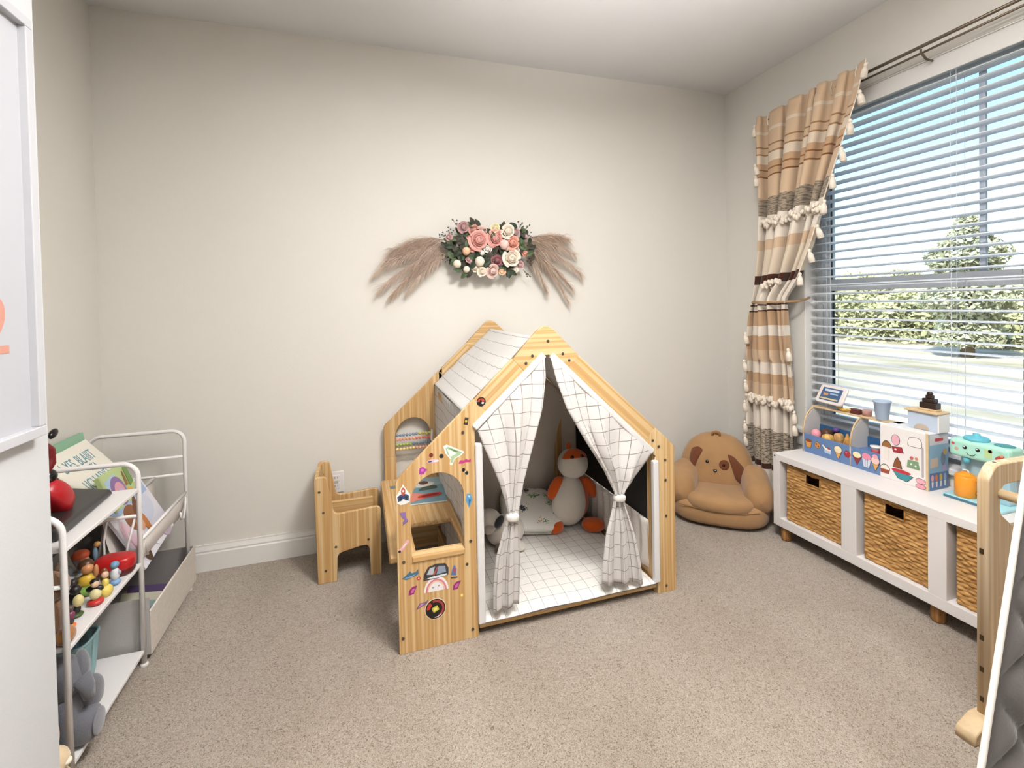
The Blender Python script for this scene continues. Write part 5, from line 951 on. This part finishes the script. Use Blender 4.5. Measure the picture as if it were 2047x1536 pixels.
# book in the clear front sling: brown cartoon animal on pale cover
bb_ = basis((-.792, 2.115, .305), (-.05, .97, -.05), (-.42, .10, .90))
book('bedtime_book', 'pale picture book with a brown furry animal in the front sling', (.31, .255, .010), basis((-.80, 2.14, .325), (-.02, .985, .12), (-.42, -.12, .90)), 'd9d6de', [('9fb6d4', [(.04, .215), (.30, .20), (.30, .25), (.02, .25)]), ('e6c3d0', E1(.06, .14, .04, .13)), ('c9cddb', E1(.16, .12, .20, .16)), ('8a5634', E1(.10, .11, .12, .17)), ('6d3f22', rotp(E1(.03, .09), .5) and [(x + .165, y + .19) for x, y in rotp(E1(.03, .10), -.7)]), ('6d3f22', [(x + .20, y + .185) for x, y in rotp(E1(.028, .085), -.9)]), ('c07a44', E1(.035, .10, .165, .12)), ('dca588', E1(.05, .06, .13, .13)), ('4a2c18', E1(.05, .10, .06, .05)), ('d9c36a', E1(.05, .03, .22, .045)), ('b7a4b4', E1(.07, .05, .25, .02)), ('dfe0e6', E1(.05, .04, .16, .03))])
nf = thing('navy_folder', 'dark navy folder with a red edge under the top shelf board', 'folder', (-1.0, 1.9, .45)); fm = basis((-1.06, 1.63, .42), (0, 1, 0), (-.12, 0, 1)) 
MB().box(0, .40, 0, .20, 0, .006).xf(fm).build('cover', mat('navy', '231d4a', .45), nf, bevel=.002); MB().tube([fm @ Vector((0, -.002, .003)), fm @ Vector((.38, -.002, .003)), fm @ Vector((.402, .02, .003)), fm @ Vector((.402, .2, .003))], .004, 6).build('red_edge', mat('red_edge', 'a8404a', .5), nf, smooth=True)
# toy telephone: plain stand-in
ph = thing('toy_telephone', 'red and black toy telephone on a wedge base on the top shelf', 'toy phone', (-.93, 1.85, .66))
ol = rpoly([(1.672, .6605), (2.04, .6605), (2.04, .690, .01), (1.675, .705, .01)])
MB().add([(-.822, 1.668, .661), (-.845, 2.045, .661), (-1.02, 2.06, .661), (-1.02, 1.66, .661), (-.826, 1.672, .694), (-.849, 2.035, .682), (-1.015, 2.05, .705), (-1.015, 1.665, .715)], [(3, 2, 1, 0), (4, 5, 6, 7), (0, 1, 5, 4), (1, 2, 6, 5), (2, 3, 7, 6), (3, 0, 4, 7)]).build('wedge_base', mat('phone_black', '2a2827', .3), ph, bevel=.008, segs=3)
RDP = mat('toy_red', 'b01620', .35)
MB().blob((-.905, 1.825, .738), (.040, .072, .036), .6, .85, rot=Matrix.Rotation(rad(-50), 3, 'X')).build('body', RDP, ph, smooth=True)
MB().blob((-.905, 1.80, .812), (.020, .024, .022)).build('knob', mat('phone_gloss', '141212', .15), ph, smooth=True)
MB().tube([(-.905, 1.79, .83), (-.905, 1.81, .85), (-.905, 1.81, .89), (-.905, 1.785, .915)], .012, 10, radii=[.010, .014, .014, .008]).build('handset', mat('handset_red', '6f1418', .35), ph, smooth=True)
MB().blob((-.955, 1.93, .715), (.03, .045, .022)).build('yellow_dial', mat('toy_yellow', 'e0bf2a', .4), ph, smooth=True)
MB().blob((-.93, 1.88, .925), (.010, .022, .013), rot=Matrix.Rotation(.4, 3, 'X')).build('earpiece', mat('phone_gloss', '141212', .15), ph, smooth=True)
# figurines on the middle shelf: each a thing
FZ = .384
def fig(label, x, y, parts, cat='figurine', name='figurine'):
    t = thing(name, label, cat, (x, y, FZ))
    for nm, c, p, r in parts: MB().blob((x + p[0], y + p[1], FZ + p[2]), r, nu=14, nv=9).build(nm, mat('fig_' + c, c, .4), t, smooth=True)
    return t
fig('tiny figurine with orange shoes and a pink top at the shelf corner', -.822, 1.712, [('shoes', 'dd7a2a', (0, 0, .008), (.012, .015, .008)), ('legs', '3b3436', (0, 0, .022), (.008, .008, .012)), ('body', '7c3a55', (0, 0, .040), (.011, .010, .013)), ('head', '544340', (0, 0, .060), (.009, .009, .009))])
fig('black figurine with a pale yellow shirt and green base', -.838, 1.775, [('base', '44542e', (0, 0, .007), (.018, .018, .007)), ('legs', '26231f', (0, 0, .024), (.012, .010, .016)), ('body', 'd9c98c', (.008, -.004, .050), (.014, .012, .018)), ('cape', '1d1a1c', (-.006, .008, .052), (.016, .012, .028)), ('head', '1d1a1c', (0, 0, .082), (.014, .014, .014))])
fig('red and cream pilot figurine with black arms', -.812, 1.828, [('base', 'c23430', (0, 0, .010), (.022, .020, .010)), ('body', 'd9cf9c', (0, 0, .034), (.016, .014, .018)), ('arms', '1f1b1c', (-.004, .006, .048), (.024, .010, .012)), ('head', 'd8b394', (0, 0, .066), (.011, .011, .011)), ('hair', '1f1b1c', (-.003, .004, .072), (.012, .012, .009))])
fig('yellow gowned figurine with long brown hair', -.805, 1.872, [('gown', 'dfc764', (0, 0, .018), (.021, .021, .020)), ('body', 'dfc764', (0, 0, .044), (.010, .010, .016)), ('head', 'dcb596', (0, 0, .070), (.010, .010, .011)), ('hair', '74481f', (-.004, .006, .062), (.012, .010, .028))])
fig('pale blue and white robot figurine by the red box', -.806, 1.940, [('feet', '7fa4cc', (0, 0, .010), (.016, .016, .010)), ('body', 'd8dade', (0, 0, .036), (.014, .013, .022)), ('arms', '9a97a4', (0, 0, .040), (.019, .008, .012)), ('head', '6f98b4', (0, 0, .068), (.013, .013, .012))])
fig('larger figurine in a yellow top and green skirt with brown hair', -.868, 1.905, [('skirt', '7da24a', (0, 0, .016), (.030, .028, .018)), ('body', 'd8b13c', (0, 0, .048), (.024, .020, .022)), ('head', 'c98a5a', (.004, -.004, .086), (.017, .016, .017)), ('hair', '53331d', (-.004, .006, .094), (.022, .020, .020)), ('arm', 'c98a5a', (.026, .0, .075), (.007, .007, .020))])
fig('small white and orange bird figurine on the middle shelf', -.895, 1.885, [('feet', 'd8743a', (0, 0, .008), (.014, .014, .008)), ('body', 'e6dfda', (0, 0, .028), (.016, .015, .018)), ('head', '3a3430', (0, 0, .054), (.012, .012, .012))])
fig('small cream dog figurine beside grey animals', -.955, 1.955, [('body', 'd3c8b2', (0, 0, .018), (.020, .026, .018)), ('head', 'e0d8c6', (.006, -.018, .044), (.016, .016, .016)), ('ear', 'a89a82', (-.008, -.014, .052), (.007, .007, .012))])
fig('grey elephant figurine near the back of the middle shelf', -.985, 2.02, [('body', '8d8d8f', (0, 0, .028), (.024, .030, .026)), ('head', '98989a', (.006, -.024, .058), (.018, .017, .018)), ('trunk', '8d8d8f', (.012, -.040, .040), (.006, .008, .018))])
fig('grey hippo figurine lying in the middle of the shelf', -.915, 1.975, [('body', 'a39d97', (0, 0, .020), (.022, .028, .020)), ('head', 'b0aaa4', (.012, -.026, .028), (.014, .016, .013))])
fig('seated figurine with an orange hat and raised blue arm', -.935, 2.045, [('body', '6f8fa4', (0, 0, .026), (.020, .018, .026)), ('hat', 'd95f3a', (-.012, 0, .074), (.026, .024, .018)), ('face', 'd6a884', (0, -.004, .056), (.014, .014, .014)), ('arm', '7fa0b4', (.030, 0, .074), (.007, .007, .026)), ('hand', 'd2a262', (.036, 0, .104), (.010, .010, .010))])
rb_ = thing('red_toy_case', 'glossy red oval toy case at the end of the middle shelf', 'toy case', (-.835, 2.03, FZ))
MB().blob((-.838, 2.020, FZ + .040), (.060, .040, .026), .5, .7).build('lid', mat('case_red', 'b81d1f', .3), rb_, smooth=True); MB().blob((-.838, 2.020, FZ + .022), (.058, .038, .022), .4, .7).build('case_body', mat('case_dark', '5f1518', .35), rb_, smooth=True)
# lower shelf
tbk = thing('teal_basket', 'ribbed teal plastic basket with small toys on the lower shelf', 'basket', (-.95, 1.99, .06))
TL = mat('teal_plastic', '8fb2b5', .45)
cx, cy = -.955, 1.965
def tbw(u, v):
    a = 2 * pi * u; rx, ry = lerp(.058, .072, v), lerp(.052, .066, v); e = .5; rib = .0022 * sin(a * 22) * (1 if .12 < v < .8 else 0)
    return (cx + (rx + rib) * math.copysign(abs(cos(a)) ** e, cos(a)), cy + (ry + rib) * math.copysign(abs(sin(a)) ** e, sin(a)), .062 + .145 * v)
MB().grid(tbw, 132, 14).build('basket_wall', TL, tbk, smooth=True, solid=.003); MB().tube([tbw(k / 60, 1) for k in range(61)], .005, 6, cap=False).build('rim', TL, tbk, smooth=True); MB().box(cx - .05, cx + .05, cy - .045, cy + .045, .061, .066).build('base', TL, tbk)
for k, (dx, dy, c, l) in enumerate(((-.02, .02, 'b07a3c', 'small brown toy block poking out of the teal basket'), (.015, -.01, '7fa8c0', 'pale blue toy poking out of the teal basket'), (-.025, -.02, '8c3a34', 'small dark red toy inside the teal basket'))): o = MB().obox((cx + dx, cy + dy, .165 + .01 * k), (.018, .004, .004), (-.004, .016, 0), (-.004, 0, .045)).build('toy_block', mat('print_' + c, c, .5), None, bevel=.004); tag(o, l, 'toy')
for k, (y, c, l) in enumerate(((2.15, '3c3a40', 'dark spined book lying in the grey lined bin'), (2.20, '8fa7a4', 'pale teal book lying in the grey lined bin'), (2.26, 'd2cbb6', 'cream board book lying in the grey lined bin'), (2.32, '5b4a6c', 'purple board book lying in the grey lined bin'))):
    book('board_book', l, (.15, .13, .016), basis((-.80 - .0, y - .01, .032), (-.97, 0.0, .12), (0, .35, .94)), c, [('d9a24e', E1(.04, .04, .06, .09)), ('e9e4da', [(.02, .02), (.12, .02), (.12, .04), (.02, .04)])])
# plush animals by the near end of the shelf
GEL = PL('plush_elephant', '6a6a70')
pe = thing('plush_elephant', 'dark grey plush elephant slumped on the lowest shelf board', 'plush toy', (-.86, 1.67, .06))
MB().blob((-.845, 1.690, .145), (.058, .062, .088), .9, .9).build('body', GEL, pe, smooth=True); MB().blob((-.835, 1.682, .262), (.056, .054, .060)).build('head', GEL, pe, smooth=True)
MB().blob((-.798, 1.708, .272), (.020, .042, .046), rot=Matrix.Rotation(.5, 3, 'Z')).build('ear', GEL, pe, smooth=True)
MB().blob((-.792, 1.728, .175), (.034, .040, .048), .85, .9).build('arm', GEL, pe, smooth=True)
fo = MB().blob((-.790, 1.690, .112), (.044, .046, .050), .85, .9).build('foot', GEL, pe, smooth=True); MB().blob((-.752, 1.688, .112), (.008, .034, .036)).build('foot_pad', PL('plush_elephant_light', '7d7c82'), fo, smooth=True)
MB().tube([(-.785, 1.672, .262), (-.768, 1.668, .232), (-.764, 1.668, .20)], .02, 12, radii=[.024, .019, .014]).build('trunk', GEL, pe, smooth=True)
pb_ = thing('plush_bear', 'brown plush bear with tan paw peeking beside the near wall edge', 'plush toy', (-.83, 1.66, FZ))
BRB = PL('plush_bear_brown', '8a6a52'); MB().blob((-.845, 1.650, .455), (.042, .045, .068)).build('body', BRB, pb_, smooth=True); MB().blob((-.835, 1.645, .548), (.045, .042, .042)).build('head', BRB, pb_, smooth=True)
MB().blob((-.800, 1.640, .408), (.022, .028, .024)).build('paw', PL('plush_tan', 'a26d3e'), pb_, smooth=True); MB().blob((-.815, 1.66, .592), (.014, .012, .014)).build('ear', BRB, pb_, smooth=True)
pr_ = thing('plush_rabbit', 'cream and tan plush rabbit on the floor by the near wall edge', 'plush toy', (-.80, 1.56, 0))
CRB = PL('plush_rabbit_cream', 'dcc4a0'); MB().blob((-.80, 1.552, .055), (.045, .045, .055)).build('body', CRB, pr_, smooth=True); MB().blob((-.792, 1.550, .128), (.034, .034, .034)).build('head', CRB, pr_, smooth=True)
for s in (-1, 1): MB().blob((-.795, 1.552 + s * .015, .185), (.009, .012, .036)).build('ear', PL('plush_ear_tan', 'b97a44'), pr_, smooth=True); MB().blob((-.765, 1.552 + s * .026, .022), (.026, .018, .020)).build('foot', PL('plush_foot_tan', 'd9ab72'), pr_, smooth=True)
MB().blob((-.762, 1.550, .122), (.010, .012, .009)).build('muzzle', PL('plush_muzzle', 'efe2cc'), pr_, smooth=True)
# ================================================================= outside planting
HG = [mat('hedge_a', 'c9c595', .8, noise=(.6, .35)), mat('hedge_b', 'cdcbaa', .8, noise=(.6, .35)), mat('hedge_c', 'cfc594', .8, noise=(.6, .35))]
def leaves(n, fn, s0, s1, seed):
    rnd = random.Random(seed); b = MB()
    for _ in range(n):
        p = Vector(fn(rnd)); s = rnd.uniform(s0, s1); a = Vector((rnd.uniform(-1, 1), rnd.uniform(-1, 1), rnd.uniform(-1, 1))).normalized(); c = a.orthogonal().normalized() * s * .6; a = a * s
        b.add([p - a, p + c, p + a, p - c], [(0, 1, 2, 3)])
    return b
def hedgefn(y0, y1, x, w_, h_):
    def fn(r):
        y = r.uniform(y0, y1); top = h_ * (.75 + .25 * sin(y * .9) * sin(y * .37 + 2) + .12 * sin(y * 2.7)); t = r.random() ** .7; return (x + r.uniform(-w_, w_) * (1.1 - t * .5), y, -.4 + top * t)
    return fn
for k, (x, h_, n) in enumerate(((19.5, 2.5, 26000), (23, 2.9, 26000))):
    o = leaves(n, hedgefn(2, 24, x, 1.6, h_), .06, .15, 20 + k).build('hedgerow', HG[k * 2 % 3], None); o['kind'] = 'stuff'; tag(o, ('yellow green wild hedgerow beyond the lawn outside the window', 'taller pale hedgerow behind the first hedge outside the window')[k], 'hedge')
def tree(label, x, y, hgt, rad_, n, g, seed):
    t = thing('garden_tree', label, 'tree', (x, y, -.36))
    MB().tube([(x, y, -.4), (x + .1, y, hgt * .3), (x, y + .1, hgt * .8)], .14, 8, radii=[.16, .12, .04]).build('trunk', mat('bark', '6b5a48', .9, noise=(6, .3)), t)
    def fn(r):
        t_ = r.random(); z = hgt * (.08 + .92 * t_); rr = rad_ * (sin(pi * (t_ * .80 + .17))) ** .8 * (.55 + .45 * r.random()) * (.8 + .2 * sin(z * 5)); a = r.uniform(0, 2 * pi); return (x + rr * cos(a), y + rr * sin(a), -.35 + z)
    o = leaves(n, fn, .05, .12, seed).build('foliage', HG[g], t); return t
tree('tall leafy tree outside the window rising above the hedge', 15.5, 8.45, 3.8, 1.15, 7000, 1, 5)
tree('pale green tree at the far right outside the window', 15.6, 6.2, 4.6, 1.0, 6000, 0, 6)
